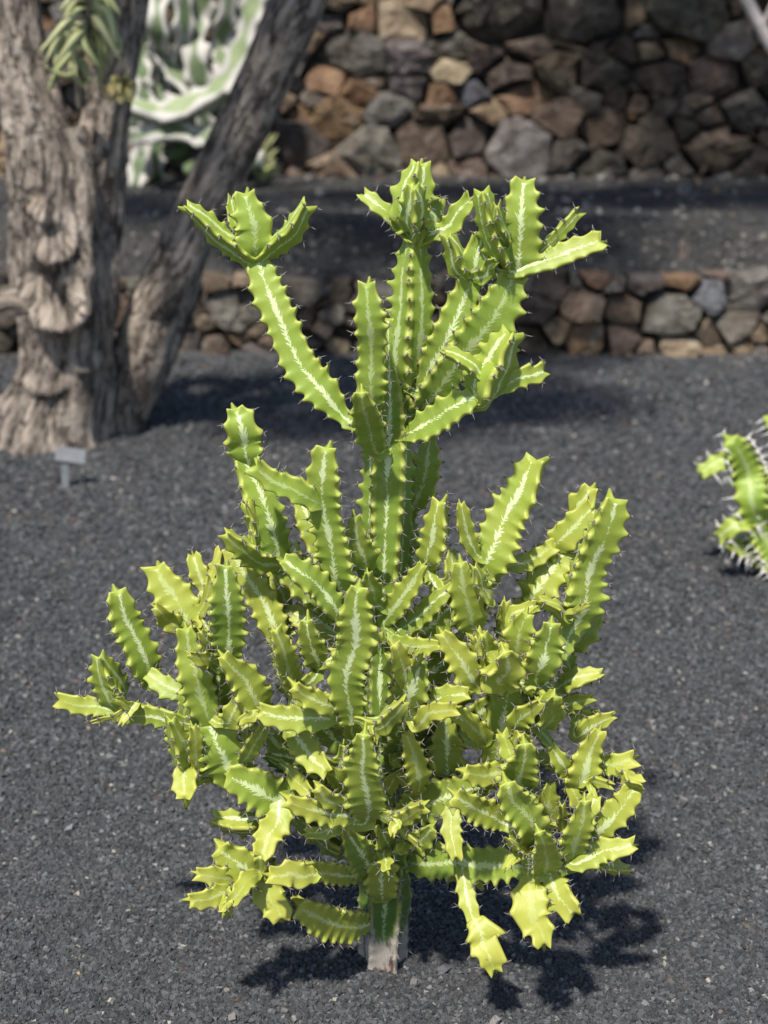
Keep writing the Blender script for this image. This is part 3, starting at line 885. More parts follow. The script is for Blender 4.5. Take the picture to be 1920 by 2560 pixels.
 ('g', [(700,1060),(580,1060),(450,1050)], 190, -.12, -.16, 15, .45,.75,.15,.0, dict(neck=.6, tipf=.6)),
 ('g', [(30,1310),(260,1230),(560,1140)], 300, -.03, -.10, 0, .15,.30,.45,.2, dict(neck=.6)),
 ('g', [(320,1100),(320,900),(320,690)], 265, -.05, -.06, 0, .35,.45,.45,.35, dict()),
 ('g', [(130,1170),(90,970),(40,790)], 165, -.09, -.13, 25, .55,.80,.2,.05, dict()),
 # --- lower right
 ('i', [(680,290),(520,200),(375,105)], 170, -.14, -.18, 15, .35,.65,.25,.0, dict(neck=.65, tipf=.65)),
 ('i', [(860,450),(790,250),(715,25)], 285, -.14, -.19, 20, .25,.35,.35,.15, dict()),
 ('i', [(970,360),(1000,35)], 170, -.05, -.06, 10, .45,.50,.35,.2, dict()),
 ('i', [(1090,350),(1080,175)], 110, -.07, -.09, 20, .50,.65,.15,.05, dict()),
 ('i', [(1140,540),(1190,330),(1235,145)], 205, -.12, -.16, 0, .25,.40,.2,.0, dict()),
 ('i', [(1270,400),(1420,240),(1570,60)], 205, -.10, -.10, 0, .50,.70,.1,.0, dict(neck=.7, tipf=.6)),
 ('i', [(1160,560),(1340,500),(1550,440)], 170, -.13, -.14, -25, .40,.70,.2,.0, dict(neck=.6, tipf=.55)),
 ('i', [(1210,190),(1130,30)], 140, -.08, -.08, 10, .50,.70,.1,.0, dict()),
 ('i', [(965,590),(960,480),(930,350)], 210, -.14, -.20, 0, .30,.45,.2,.05, dict(neck=.7)),
 ('i', [(850,490),(790,450),(735,395)], 80, -.16, -.19, 50, .55,.75,.1,.0, dict(neck=.7)),
 ('i', [(850,480),(780,520),(715,585)], 90, -.16, -.19, 40, .55,.75,.1,.0, dict(neck=.7)),
 ('i', [(40,520),(300,540),(600,565),(850,570)], 245, -.03, -.13, 0, .10,.20,.40,.25, dict(neck=.7, tipf=.7)),
 ('i', [(420,600),(450,800),(500,945)], 125, -.09, -.13, 10, .40,.75,.2,.0, dict(neck=.8, tipf=.75)),
 ('i', [(490,930),(560,1090),(630,1265)], 250, -.13, -.16, 0, .75,.92,.0,.0, dict(neck=.5, tipf=.4)),
 ('i', [(870,640),(910,850),(965,1090)], 240, -.14, -.19, 0, .75,.90,.05,.0, dict(neck=.42, tipf=.4)),
 ('i', [(1010,630),(1080,760),(1165,880)], 200, -.14, -.17, 10, .55,.85,.1,.0, dict(neck=.5, tipf=.55)),
 ('i', [(860,640),(1000,610),(1140,585)], 150, -.13, -.12, 15, .20,.35,.45,.3, dict(neck=.7)),
 ('i', [(880,470),(875,700)], 120, -.14, -.14, 30, .30,.35,.4,.35, dict(neck=.8, tipf=.8)),
 ('i', [(360,150),(340,330),(375,510)], 140, -.08, -.12, 0, .40,.80,.25,.0, dict(neck=.8, tipf=.55)),
 # --- front columns
 ('f', [(960,1270),(945,1120),(930,980)], 190, -.03, -.13, 0, .15,.25,.50,.35, dict(tipf=.7)),
 ('f', [(925,1010),(920,800),(925,600),(945,300),(965,0),(980,-95)], 310, -.13, -.19, 0, .25,.30,.25,.05, dict(tipf=.45, neck=.55)),
 ('f', [(780,900),(620,830),(460,720)], 195, -.14, -.17, 10, .35,.70,.15,.0, dict(neck=.65, tipf=.7)),
 ('f', [(830,980),(600,960),(400,970),(190,920)], 230, -.13, -.14, 5, .25,.55,.2,.05, dict(neck=.55, tipf=.6)),
 ('f', [(1000,980),(1180,1020),(1350,850)], 190, -.14, -.17, 30, .30,.70,.2,.0, dict(neck=.55)),
 ('f', [(1080,1040),(1110,1160)], 110, -.15, -.17, 30, .50,.75,.1,.0, dict(neck=.7)),
 ('f', [(1050,1810),(1060,1500),(1040,1300),(1030,1120)], 285, -.13, -.20, 0, .30,.35,.2,.05, dict(tipf=.45, neck=.6)),
 ('f', [(950,1790),(700,1760),(410,1660)], 245, -.14, -.18, 10, .40,.80,.15,.0, dict(neck=.55, tipf=.6)),
 ('f', [(880,1720),(760,1650),(650,1560)], 165, -.15, -.18, 0, .50,.75,.1,.0, dict(neck=.65, tipf=.7)),
 ('f', [(1150,1760),(1330,1790),(1520,1710)], 185, -.14, -.18, 20, .40,.75,.15,.0, dict(neck=.6, tipf=.65)),
 ('f', [(1300,1800),(1270,1930)], 120, -.16, -.18, 20, .60,.80,.1,.0, dict(neck=.7, tipf=.3)),
 ('h', [(1120,330),(1000,370),(890,370)], 150, -.13, -.15, 20, .55,.75,.2,.05, dict(neck=.6)),
 # --- left
 ('e', [(1115,1310),(1040,1080),(985,900),(930,625)], 255, -.07, -.08, 0, .15,.35,.35,.0, dict(tipf=.5)),
 ('e', [(1250,1660),(1180,1450),(1090,1260)], 310, -.06, -.07, 0, .15,.15,.20,.15, dict(tipf=.62)),
 ('e', [(670,970),(580,740),(510,570),(450,365)], 260, -.03, -.05, 25, .15,.25,.25,.1, dict(tipf=.55)),
 ('e', [(920,1120),(790,1000),(670,930)], 165, -.06, -.04, 0, .20,.35,.4,.1, dict(neck=.6, tipf=.65)),
 ('e', [(480,1170),(410,1010),(330,820)], 235, -.04, -.07, -35, .20,.30,.25,.1, dict()),
 ('e', [(480,1170),(270,1150),(60,1105)], 160, -.04, -.04, 0, .30,.75,.2,.0, dict(neck=.6, tipf=.65)),
 ('e', [(950,1260),(720,1210),(440,1180)], 165, -.06, -.04, -20, .20,.40,.35,.1, dict(neck=.65, tipf=.7)),
 ('e', [(590,1130),(490,1260)], 80, -.06, -.08, 30, .5,.75,.1,.0, dict(neck=.7)),
 ('e', [(570,1160),(460,1110)], 80, -.06, -.08, 30, .5,.7,.1,.0, dict(neck=.7)),
 ('e', [(970,1660),(890,1460),(825,1255)], 200, -.07, -.11, 50, .30,.40,.3,.15, dict()),
 ('e', [(1020,1660),(1000,1480),(975,1300)], 110, -.07, -.10, 20, .50,.65,.15,.05, dict()),
 ('e', [(950,1600),(920,1780)], 165, -.09, -.12, 10, .60,.85,.1,.0, dict(neck=.5, tipf=.6)),
 ('e', [(990,670),(870,440),(735,195)], 270, .01, .02, 0, .50,.65,.15,.0, dict(tipf=.5)),
 ('e', [(1000,560),(1085,400),(1110,275)], 130, .01, -.02, -20, .50,.70,.1,.0, dict(neck=.65)),
 ('e', [(1060,370),(980,120)], 165, .04, .05, 0, .60,.70,.05,.0, dict()),
 ('e', [(890,610),(720,470)], 155, .0, -.03, 20, .60,.80,.05,.0, dict(neck=.6)),
 ('e', [(1450,1210),(1330,1000),(1185,810)], 235, -.10, -.14, 25, .40,.55,.25,.1, dict()),
 ('f', [(440,790),(370,560),(290,260)], 235, -.11, -.15, 35, .40,.55,.25,.1, dict()),
 ('e', [(1110,840),(960,790)], 120, -.09, -.12, 0, .50,.75,.1,.0, dict()),
 ('e', [(1100,760),(1030,640)], 120, -.09, -.11, 20, .35,.50,.2,.05, dict()),
 ('e', [(1170,1260),(1140,850)], 180, -.04, -.05, 10, .15,.25,.5,.4, dict()),
 ('e', [(1190,1260),(1310,1090)], 150, -.09, -.12, 0, .50,.65,.2,.05, dict()),
 ('e', [(1420,1180),(1300,1250)], 90, -.12, -.15, 20, .55,.7,.1,.0, dict(neck=.7)),
 ('f', [(10,1350),(120,1180),(210,990)], 180, -.08, -.11, 20, .25,.35,.5,.3, dict()),
 ('f', [(430,1090),(560,1240),(720,1420)], 275, -.08, -.14, 0, .40,.60,.30,.1, dict(neck=.5)),
 ('f', [(880,1560),(710,1400)], 175, -.08, -.11, 0, .35,.45,.4,.25, dict()),
 ('f', [(430,1430),(580,1580)], 170, -.08, -.11, 10, .50,.75,.2,.05, dict()),
 # --- lower left
 ('h', [(900,60),(640,60),(340,-30)], 320, -.05, -.08, 0, .15,.20,.35,.1, dict(neck=.55, tipf=.5)),
 ('h', [(690,200),(640,360),(560,520)], 215, -.08, -.13, 0, .45,.80,.15,.0, dict(neck=.75, tipf=.6)),
 ('h', [(600,300),(420,310),(250,275)], 195, -.06, -.06, 50, .40,.60,.45,.25, dict(neck=.6, tipf=.6)),
 ('h', [(590,620),(430,560),(280,470)], 245, -.10, -.13, 10, .45,.65,.15,.05, dict(neck=.5, tipf=.65)),
 ('h', [(370,670),(130,650)], 135, -.13, -.15, 0, .60,.85,.05,.0, dict(neck=.6, tipf=.6)),
 ('h', [(370,740),(230,790),(80,830)], 185, -.13, -.17, 0, .60,.85,.05,.0, dict(neck=.55, tipf=.65)),
 ('h', [(560,640),(460,720),(350,840)], 150, -.12, -.17, 0, .55,.80,.1,.0, dict(neck=.6, tipf=.5)),
 ('h', [(590,630),(640,780),(700,950)], 260, -.09, -.12, 0, .65,.85,.1,.0, dict(neck=.5, tipf=.6)),
 ('h', [(1240,640),(1040,625),(840,610)], 185, -.05, -.13, 0, .40,.80,.30,.0, dict(neck=.65, tipf=.7)),
 ('h', [(920,670),(780,660),(630,660)], 165, -.13, -.16, 25, .65,.85,.05,.0, dict(neck=.65, tipf=.6)),
 ('h', [(1290,990),(1080,960),(830,870)], 255, -.02, -.11, 0, .45,.80,.30,.0, dict(neck=.55, tipf=.6)),
 ('h', [(1400,790),(1395,680),(1400,560)], 230, -.035, -.065, 0, .35,.55,.5,.2, dict(neck=.55, tipf=.8)),
 ('h', [(1470,660),(1490,540),(1520,390)], 190, -.03, -.05, 0, .08,.10,.75,.6, dict(neck=.6)),
 ('h', [(1400,520),(1410,440),(1390,350)], 170, -.05, -.09, 20, .30,.45,.5,.3, dict(neck=.6)),
 ('h', [(1560,470),(1660,400),(1740,330)], 200, -.03, -.08, 10, .10,.25,.6,.4, dict(neck=.6)),
 ('g', [(-60,980),(0,880),(20,760)], 190, -.03, -.05, 0, .10,.20,.7,.5, dict(neck=.6)),
 ('f', [(760,1480),(840,1330),(860,1220)], 190, -.04, -.06, 10, .15,.25,.6,.45, dict(neck=.6)),
 ('f', [(1180,1560),(1260,1480),(1330,1420)], 150, -.04, -.08, 20, .50,.75,.3,.1, dict(neck=.6)),
 ('h', [(1350,640),(1260,500),(1170,370)], 240, -.03, -.09, 0, .10,.20,.55,.35, dict(neck=.6)),
]

cactus = empty('variegated_cactus', (0, 0, 0))
base_pt = ground_at(958, 2400)[0]
cactus.location = base_pt
tag(cactus, 'large branching yellow-green cactus-like euphorbia with white-banded spiny arms', 'cactus')
ORG = np.array(cactus.location)

def add_stem(parent, org, P3, Wm, name='branch', mat=M_CACTUS, smat=M_SPINE, **kw):
    me, ms = stem(np.asarray(P3) - org, Wm, **kw)
    o = link(name, me, mat, parent)
    if ms is not None:
        sp = link('spines', ms, smat, o)
        sp['kind'] = 'stuff'
    return o

# trunk
tr = [(958,2425,124),(960,2330,122),(964,2230,124),(962,2100,108),(958,1950,100),(956,1760,96),(958,1620,104),(962,1500,118),
      (966,1350,136),(970,1180,142),(974,1080,138),(978,1010,120),(976,930,84),(972,800,50)]
TP, TW = [], []
for x, y, w in tr:
    p, t = unproj(x, y, PY0)
    TP.append(p); TW.append(w / FPX * t)
add_stem(cactus, ORG, TP, TW, name='trunk', N=5, roll=R(-7), auto=False, amp=((0, .12, .3, .5), (.03, .06, .15, .22)), tint=(0.02, 0.10, 1.0, 0.10), pitch=0.019, valley=.60, rv=.86)

# attach every arm to the nearest one that is already attached
arms = []
for crop, pts, w, d0, d1, roll, y0, y1, g0, g1, opt in Bd:
    ox, oy, sc = CROPS[crop]
    PX = np.array([(ox + x / sc, oy + y / sc) for x, y in pts], float)
    sg = np.concatenate([[0], np.cumsum(np.linalg.norm(np.diff(PX, axis=0), axis=1))]); sg /= sg[-1]
    P3, Wm = [], []
    for (x, y), q in zip(PX, sg):
        p, t = unproj(x, y, PY0 + d0 + (d1 - d0) * q)
        P3.append(p); Wm.append(1.17 * w / sc / FPX * t)
    arms.append(dict(P=np.array(P3), W=np.array(Wm), roll=roll, tint=(y0, y1, g0, g1), opt=opt, done=False))
frng = random.Random(21)
for k in range(30):                                # older inner arms round the trunk
    zz = frng.uniform(0.13, 0.50)
    an = frng.uniform(-0.55, math.pi + 0.55)
    dirv = np.array([math.cos(an), math.sin(an) * 0.9, 0])
    b0 = np.array([base_pt[0], PY0, zz]) + dirv * 0.03
    ln = frng.uniform(0.09, 0.17)
    e0 = b0 + dirv * ln * 0.75 + np.array([0, 0, ln * frng.uniform(0.25, 0.85)])
    arms.append(dict(P=np.array([b0, (b0 + e0) / 2 - np.array([0, 0, .012]), e0]), W=np.full(3, frng.uniform(.040, .056)), roll=frng.uniform(-60, 60),
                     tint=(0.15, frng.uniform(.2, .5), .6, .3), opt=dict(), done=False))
srng = random.Random(5)
for a in list(arms):                               # young side shoots on the crowded lower arms
    P = a['P']
    if P[:, 2].max() > 0.64 or P[:, 2].min() < 0.17: continue
    for _ in range(srng.choice((0, 0, 0, 1))):
        q = srng.uniform(.15, .6)
        Cc = catmull(P, 20); i = int(q * 19)
        t = Cc[min(i + 1, 19)] - Cc[max(i - 1, 0)]; t /= np.linalg.norm(t)
        out = Cc[i] - np.array([base_pt[0], PY0, Cc[i][2]]); out /= max(np.linalg.norm(out), 1e-4)
        v = np.array([srng.gauss(0, 1), srng.gauss(0, 1) - .3, srng.gauss(0, 1)])
        v -= t * (v @ t); v /= np.linalg.norm(v)
        d = v + .45 * t + .35 * out + np.array([0, 0, .2]); d /= np.linalg.norm(d)
        w0 = a['W'].mean(); ln = srng.uniform(.032, .055)
        b0 = Cc[i] + v * w0 * .22
        e0 = b0 + d * ln
        if e0[2] < 0.03: continue
        arms.append(dict(P=np.array([b0, b0 + d * ln * .5 + v * .004, e0]), W=np.full(3, w0 * srng.uniform(.5, .72)), roll=srng.uniform(-60, 60),
                         tint=(a['tint'][0] + .1, min(.85, a['tint'][1] + .2), .25, .0), opt=dict(neck=.6, tipf=.6, amp=.36), done=False))
known = [catmull(np.array(TP), 60)]
while True:
    best = None
    K = np.vstack(known)
    for a in arms:
        if a['done']: continue
        b = a['P'][0]
        dv = K - b
        cost = np.linalg.norm(dv, axis=1) + 0.5 * np.maximum(dv[:, 2], 0)
        i = int(np.argmin(cost))
        if best is None or cost[i] < best[0]: best = (cost[i], a, K[i])
    if best is None: break
    _, a, q = best
    gap = np.linalg.norm(q - a['P'][0])
    a['done'] = True
    lead = 0.0
    P, W = a['P'], a['W']
    if gap > 0.006:
        P = np.vstack([q, P]); W = np.concatenate([[W[0]], W]); lead = gap
    known.append(catmull(P, 24))
    y0, y1, g0, g1 = a['tint']
    add_stem(cactus, ORG, P, W, roll=R(a['roll']), lead=lead, tint=(y0, y1, g0, g1), **a['opt'])

# ------------------------------------------------------------------ old tree
def bark_tube(P3, W, org, seed, ridges=7, amp=0.15, nseg=56, step=0.022, lump=0.10, scars=()):
    D = catmull(np.hstack([np.asarray(P3), np.asarray(W)[:, None]]), max(8, int(np.linalg.norm(np.diff(np.asarray(P3), axis=0), axis=1).sum() / step)))
    C, Rr = D[:, :3] - org, D[:, 3] / 2
    T = np.gradient(C, axis=0); T /= np.linalg.norm(T, axis=1)[:, None]
    B = np.cross(T, VIEW); B /= np.linalg.norm(B, axis=1)[:, None]
    N_ = np.cross(B, T)
    n = len(C); V = []
    uv = np.zeros((n, nseg + 1, 2), np.float32)
    s = np.concatenate([[0], np.cumsum(np.linalg.norm(np.diff(C, axis=0), axis=1))])
    for i in range(n):
        for j in range(nseg):
            a = 2 * math.pi * j / nseg
            ca, sa = math.cos(a), math.sin(a)
            tw = a + 0.5 * s[i] + 0.35 * fbm((s[i] * 1.5, seed, 0), 2)
            rid = 0.5 * math.sin(ridges * tw + 2.5 * fbm((ca * 1.2, sa * 1.2, s[i] * 1.2 + seed), 2)) + 0.5 * fbm((ca * 3 + seed, sa * 3, s[i] * 1.6), 3)
            lm = fbm((ca * 1.1, sa * 1.1 + seed * 3, s[i] * 4.0), 3)
            r = Rr[i] * (1 + amp * rid + lump * lm)
            p = C[i] + (N_[i] * ca + B[i] * sa) * r
            if ca > 0:
                for (sx, sz, ax, az, hgt) in scars:      # healed scar: sunken middle, swollen rim, heavier below
                    ex, ez = (p[0] - sx) / ax, (p[2] - sz) / az
                    nz_ = 0.30 * fbm((p[0] * 9, p[2] * 9, seed), 3)
                    rho = math.sqrt(ex * ex + ez * ez) + nz_
                    if rho < 2.2:
                        rim = math.exp(-((rho - 1.0) / 0.24) ** 2) * (0.75 - 0.55 * ez + 0.5 * nz_)
                        mid = (0.9 * fbm((p[0] * 14, p[2] * 14, seed + 5), 3) - 0.35) * max(0.0, 1 - rho)
                        r += hgt * (rim + mid) * min(1.0, ca * 2)
                p = C[i] + (N_[i] * ca + B[i] * sa) * r
            V.append(p)
        uv[i, :, 0] = np.linspace(0, 1, nseg + 1) * Rr.mean() * 6.28
        uv[i, :, 1] = s[i]
    V = np.vstack([np.array(V), C[0], C[-1]])
    i, j = np.meshgrid(np.arange(n - 1), np.arange(nseg), indexing='ij')
    a = (i * nseg + j).ravel(); b = (i * nseg + (j + 1) % nseg).ravel()
    F = np.stack([a, b, b + nseg, a + nseg], 1)
    me = mesh_np('trunk', V, F)
    lay = me.uv_layers.new(name='UVMap')
    ii, jj = i.ravel(), j.ravel()
    U = np.stack([uv[ii, jj], uv[ii, jj + 1], uv[ii + 1, jj + 1], uv[ii + 1, jj]], 1)
    lay.data.foreach_set('uv', U.astype(np.float32).ravel())
    return me

def pts_at(lst, Y):
    P, W = [], []
    for e in lst:
        x, y, w = e[:3]
        p, t = unproj(x, y, Y + (e[3] if len(e) > 3 else 0))
        P.append(p); W.append(w / FPX * t)
    return P, W

TB = ground_at(150, 1090)[0]; TY = TB[1]
tree = empty('old_tree', (TB[0], TB[1], 0))
tag(tree, 'old gnarled tree with furrowed brown bark, knots and a leaning second trunk', 'tree')
TORG = np.array(tree.location)
def limb(lst, seed, name='trunk', Y=TY, **kw):
    P, W = pts_at(lst, Y)
    return link(name, bark_tube(P, W, TORG, seed, **kw), M_BARK, tree)
def scar(x, y, w, h, hgt):
    p, t = unproj(x, y, TY - .14)
    return (p[0] - TORG[0], p[2] - TORG[2], w / FPX * t, h / FPX * t, hgt)
SCARS = [scar(142, 715, 76, 92, .055), scar(140, 600, 46, 46, .03), scar(110, 950, 50, 30, .02), scar(205, 880, 34, 50, .02), scar(95, 500, 30, 44, .022)]
limb([(125,1130,330),(135,1060,285),(160,960,232),(168,850,226),(160,720,262),(150,600,262),(148,500,250),(140,420,235),(118,330,200)], 1.3, ridges=7, amp=.13, nseg=120, step=.012, scars=SCARS)
limb([(140,560,170),(105,400,170),(75,250,150),(55,100,118),(40,-60,110),(20,-300,100,-.1),(-60,-600,80,-.2)], 4.1, name='limb', ridges=5)
limb([(215,640,150),(238,480,135),(262,330,122),(290,180,104),(322,20,92),(350,-160,86),(400,-420,78,.2),(430,-700,60,.4)], 6.7, name='limb', ridges=5, Y=TY + .03)
limb([(300,1110,100),(308,1030,112),(345,930,140),(380,830,148),(425,720,140),(470,610,128),(545,450,122),(605,330,126),(668,190,126),(745,10,132),(830,-180,140,.1),(960,-450,115,.4),(1150,-800,90,.9),(1400,-1150,60,1.6)], 9.2, name='trunk', ridges=5, Y=TY + .10)
limb([(360,830,70,.10),(410,745,84,.0),(462,655,76,-.03),(505,575,58,0),(548,500,50,.08),(575,430,40,.12)], 11.2, name='limb', ridges=4, Y=TY + .02)
limb([(130,1110,160),(40,1075,130),(-40,1035,110),(-110,1060,90)], 3.9, name='root', ridges=4, Y=TY - .05)
limb([(100,770,90),(50,745,70),(-10,755,60),(-60,790,50)], 13.4, name='limb', ridges=4, Y=TY - .08)
limb([(432,690,40,.02),(440,660,62,-.02),(448,620,40,.03)], 19.7, name='knot', ridges=4, Y=TY + .02, nseg=28, lump=.3)

# crown above the frame: leaf-sized faces in unseen clumps, placed to shade wall, bed and ground
def make_crown():
    cl = []
    shade_clumps = [((-1.0, 2.95, 3.0), .30), ((-0.55, 3.0, 3.0), .38), ((-0.2, 3.2, 3.0), .38), ((0.0, 5.9, 3.3), .50), ((-0.9, 5.6, 3.2), .50), ((1.2, 5.3, 3.3), .45), ((-1.5, 5.2, 2.9), .50), ((-0.75, 4.6, 3.1), .45), ((-0.85, 3.55, 3.0), .34), ((-0.45, 3.75, 3.0), .42), ((-0.1, 4.05, 3.1), .40), ((0.1, 4.5, 3.2), .40), ((0.6, 5.5, 3.2), .55), ((1.3, 6.0, 3.1), .65), ((2.1, 6.4, 3.3), .70), ((1.9, 5.7, 3.7), .55),
            ((0.3, 5.1, 3.7), .50), ((2.9, 6.5, 3.5), .60), ((-1.9, 5.4, 3.3), .60), ((-0.6, 5.6, 3.6), .45), ((1.0, 6.9, 3.9), .5), ((0.75, 7.15, 3.2), .48), ((1.7, 7.1, 3.05), .6)]
    V, F = [], []
    for (cx, cy, cz), r in shade_clumps:
        for _ in range(int((1500 if cy < 6.9 else 950) * r)):
            d = rng.normal(size=3); d /= np.linalg.norm(d)
            c = np.array([cx, cy, cz]) + d * r * rng.random() ** 0.45 * np.array([1.15, 1, .6])
            a = rng.normal(size=3); a /= np.linalg.norm(a)
            b = np.cross(a, rng.normal(size=3)); b /= np.linalg.norm(b)
            l, w = 0.055 * random.uniform(.7, 1.3), 0.020
            k = len(V)
            V += [c - a * l, c + b * w, c + a * l, c - b * w]
            F.append((k, k + 1, k + 2, k + 3))
    o = link('crown', mesh_np('crown', np.array(V) - TORG, np.array(F), False), M_CROWN, tree)
    # branches carrying the clumps
    P0 = {'l': unproj(20, -300, TY - .1)[0], 'm': unproj(400, -420, TY + .2)[0], 'r': unproj(960, -450, TY + .5)[0], 'e': unproj(1400, -1150, TY + 1.7)[0]}
    for i, (c, r) in enumerate(shade_clumps):
        c = np.array(c)
        s0 = min(P0.values(), key=lambda p: np.linalg.norm(p - c))
        mid = (s0 + c) / 2 + np.array([0, 0, -.06])
        link('bough', bark_tube([s0, mid, c], [.09, .055, .02], TORG, 20 + i, nseg=10, step=.08, ridges=3), M_BARK, tree)
make_crown()

# ------------------------------------------------------------------ leafy shoot in the tree fork, withered leaves
def leaf_mesh(P3, w, org, thick=0.004, flat=VIEW):
    C = catmull(P3, 9) - org
    T = np.gradient(C, axis=0); T /= np.linalg.norm(T, axis=1)[:, None]
    B = np.cross(T, flat); B /= np.maximum(np.linalg.norm(B, axis=1), 1e-5)[:, None]
    N_ = np.cross(B, T)
    q = np.linspace(0, 1, 9)
    ww = w * np.clip(np.sin(math.pi * (0.12 + 0.86 * q)) ** 0.7, 0.05, 1)
    V = []
    for i in range(9):
        V += [C[i] - B[i] * ww[i] / 2, C[i] + N_[i] * thick, C[i] + B[i] * ww[i] / 2, C[i] - N_[i] * thick]
    F = []
    for i in range(8):
        for j in range(4):
            F.append((i * 4 + j, i * 4 + (j + 1) % 4, i * 4 + 4 + (j + 1) % 4, i * 4 + 4 + j))
    F += [(3, 2, 1, 0), (32, 33, 34, 35)]
    return mesh_np('leaf', V, np.array(F))

SY = TY - 0.20
def px3(x, y, d=0, Y=SY):
    return unproj(x, y, Y + d)[0]
sh = empty('leafy_shoot', px3(200, 250, .08))
tag(sh, 'pale green succulent shoot with drooping narrow leaves growing on the tree fork', 'plant')
SORG = np.array(sh.location)
link('stem', bark_tube([px3(205, 262, .10), px3(195, 170, .02), px3(215, 90, -.01), px3(228, 10, 0), px3(235, -60, .02)], [.03, .026, .022, .02, .014], SORG, 31, nseg=12, step=.03, ridges=3), M_BARK, sh)
LV = [((215,60),(160,70),(125,130)), ((215,60),(150,90),(112,110)), ((200,110),(150,110),(140,160)), ((200,120),(160,150),(128,205)), ((195,140),(215,180),(222,200)),
      ((225,20),(270,30),(285,90)), ((225,30),(275,60),(300,110)), ((225,40),(262,80),(270,140)), ((225,60),(245,110),(250,190)), ((215,90),(240,120),(262,160)),
      ((228,0),(265,0),(280,50)), ((220,20),(190,30),(172,80)), ((222,5),(190,0),(165,40)), ((205,130),(180,170),(205,205)), ((200,140),(210,170),(228,195)),
      ((215,70),(190,90),(150,140)), ((225,35),(250,60),(290,125)), ((225,10),(250,20),(262,110)), ((215,50),(205,100),(240,150)), ((200,150),(170,190),(125,165)),
      ((215,90),(185,120),(190,175)), ((225,-10),(255,-20),(290,20)), ((222,0),(195,-20),(160,10)), ((215,40),(175,45),(118,105))]
for i, (a, b, c) in enumerate(LV):
    d = random.uniform(-.10, .02)
    c = (b[0] + (c[0] - b[0]) * 1.35, b[1] + (c[1] - b[1]) * 1.35 + 8)
    me = leaf_mesh([px3(*a), px3(*b, d), px3(*c, d * 1.3)], random.uniform(.018, .028), SORG)
    link('leaf', me, M_LEAF, sh)
dry = empty('withered_leaves', px3(298, 235, .04))
tag(dry, 'small bunch of yellow withered leaves stuck to the tree limb', 'leaves')
DORG = np.array(dry.location)
for a, c in [((290,215),(262,245)), ((298,225),(285,190)), ((302,205),(318,184)), ((300,225),(338,205)), ((308,215),(330,250)), ((298,222),(300,262)), ((285,200),(275,250)), ((315,200),(325,258)), ((280,190),(300,240))]:
    m = ((a[0] + c[0]) / 2 + 4, (a[1] + c[1]) / 2 - 6)
    link('leaf', leaf_mesh([px3(*a, .04), px3(*m, -.03), px3(*c, -.05)], random.uniform(.03, .06), DORG), M_DRYLEAF, dry)

# ------------------------------------------------------------------ white-ribbed climbing cactus by the wall
CY = 7.75
cl = empty('climbing_cactus', (-1.25, CY, BED_Z))
tag(cl, 'sprawling green cactus with thick white scalloped ribs behind the tree', 'cactus')
CORG = np.array(cl.location)
CL = [([(648,-60),(636,40),(612,130),(560,215),(480,265),(400,290),(320,262)], 92, 30, .75), ([(600,300),(520,345),(430,335),(330,345)], 70, 20, .3), ([(640,420),(625,340),(590,270),(560,190)], 60, 20, .5),
      ([(400,300),(410,180),(395,60),(400,-60)], 70, 0, .2), ([(450,290),(440,190),(455,80),(440,-60)], 66, 40, .15), ([(505,260),(480,150),(500,40),(520,-60)], 74, 10, .3),
      ([(560,210),(545,120),(560,20),(570,-60)], 64, 30, .45), ([(335,470),(350,390),(345,300),(370,200)], 60, 10, .1), ([(390,470),(385,400),(400,320)], 56, 30, .1), ([(520,340),(480,250),(430,170),(380,130)], 60, 30, .3),
      ([(330,330),(360,250),(350,130),(370,20),(360,-60)], 62, 20, .15), ([(600,100),(540,60),(480,20),(420,-40)], 56, 15, .4)]
for ci, (pts, w, roll, y) in enumerate(CL):
    P, W = pts_at([(x, yy, w, (-.30 if ci < 2 else random.uniform(-.1, .2))) for x, yy in pts], CY)
    add_stem(cl, CORG, P, W, mat=M_CLIMB, smat=M_SPINE, name='stem', N=3, roll=R(roll), pitch=.13, amp=.34, tint=(y, y + .1, 0, 0), spine_len=.012, spine_r=.0012, tipf=.6, neck=.8, tiptaper=.4)
for k in range(46):                                # dark oval pads filling the gap
    x, y = random.uniform(325, 650), random.uniform(-40, 430)
    a = random.uniform(0, 6.28); l = random.uniform(28, 48)
    d = random.uniform(.12, .30)
    p0, p1, p2 = (unproj(x + math.cos(a) * l * q, y + math.sin(a) * l * q, CY + d + .02 * q)[0] for q in (-1, 0, 1))
    link('pad', leaf_mesh([p0, p1, p2], random.uniform(.08, .13), CORG, thick=.014), M_PAD, cl)
# small pale plant at the foot of the tall wall
sp0 = ground_at(655, 452, BED_Z)[0]
wee = empty('seedling', sp0)
tag(wee, 'small pale green leafy seedling at the foot of the tall stone wall', 'plant')
for i in range(16):
    a, h = random.uniform(0, 6.28), random.uniform(.05, .26)
    b = sp0 + np.array([0, 0, -.01]); m = sp0 + np.array([math.cos(a) * .03, math.sin(a) * .03, h * .6]); t = sp0 + np.array([math.cos(a) * .10, math.sin(a) * .08, h])
    link('leaf', leaf_mesh([b, m, t], .035, sp0), M_LEAF, wee)

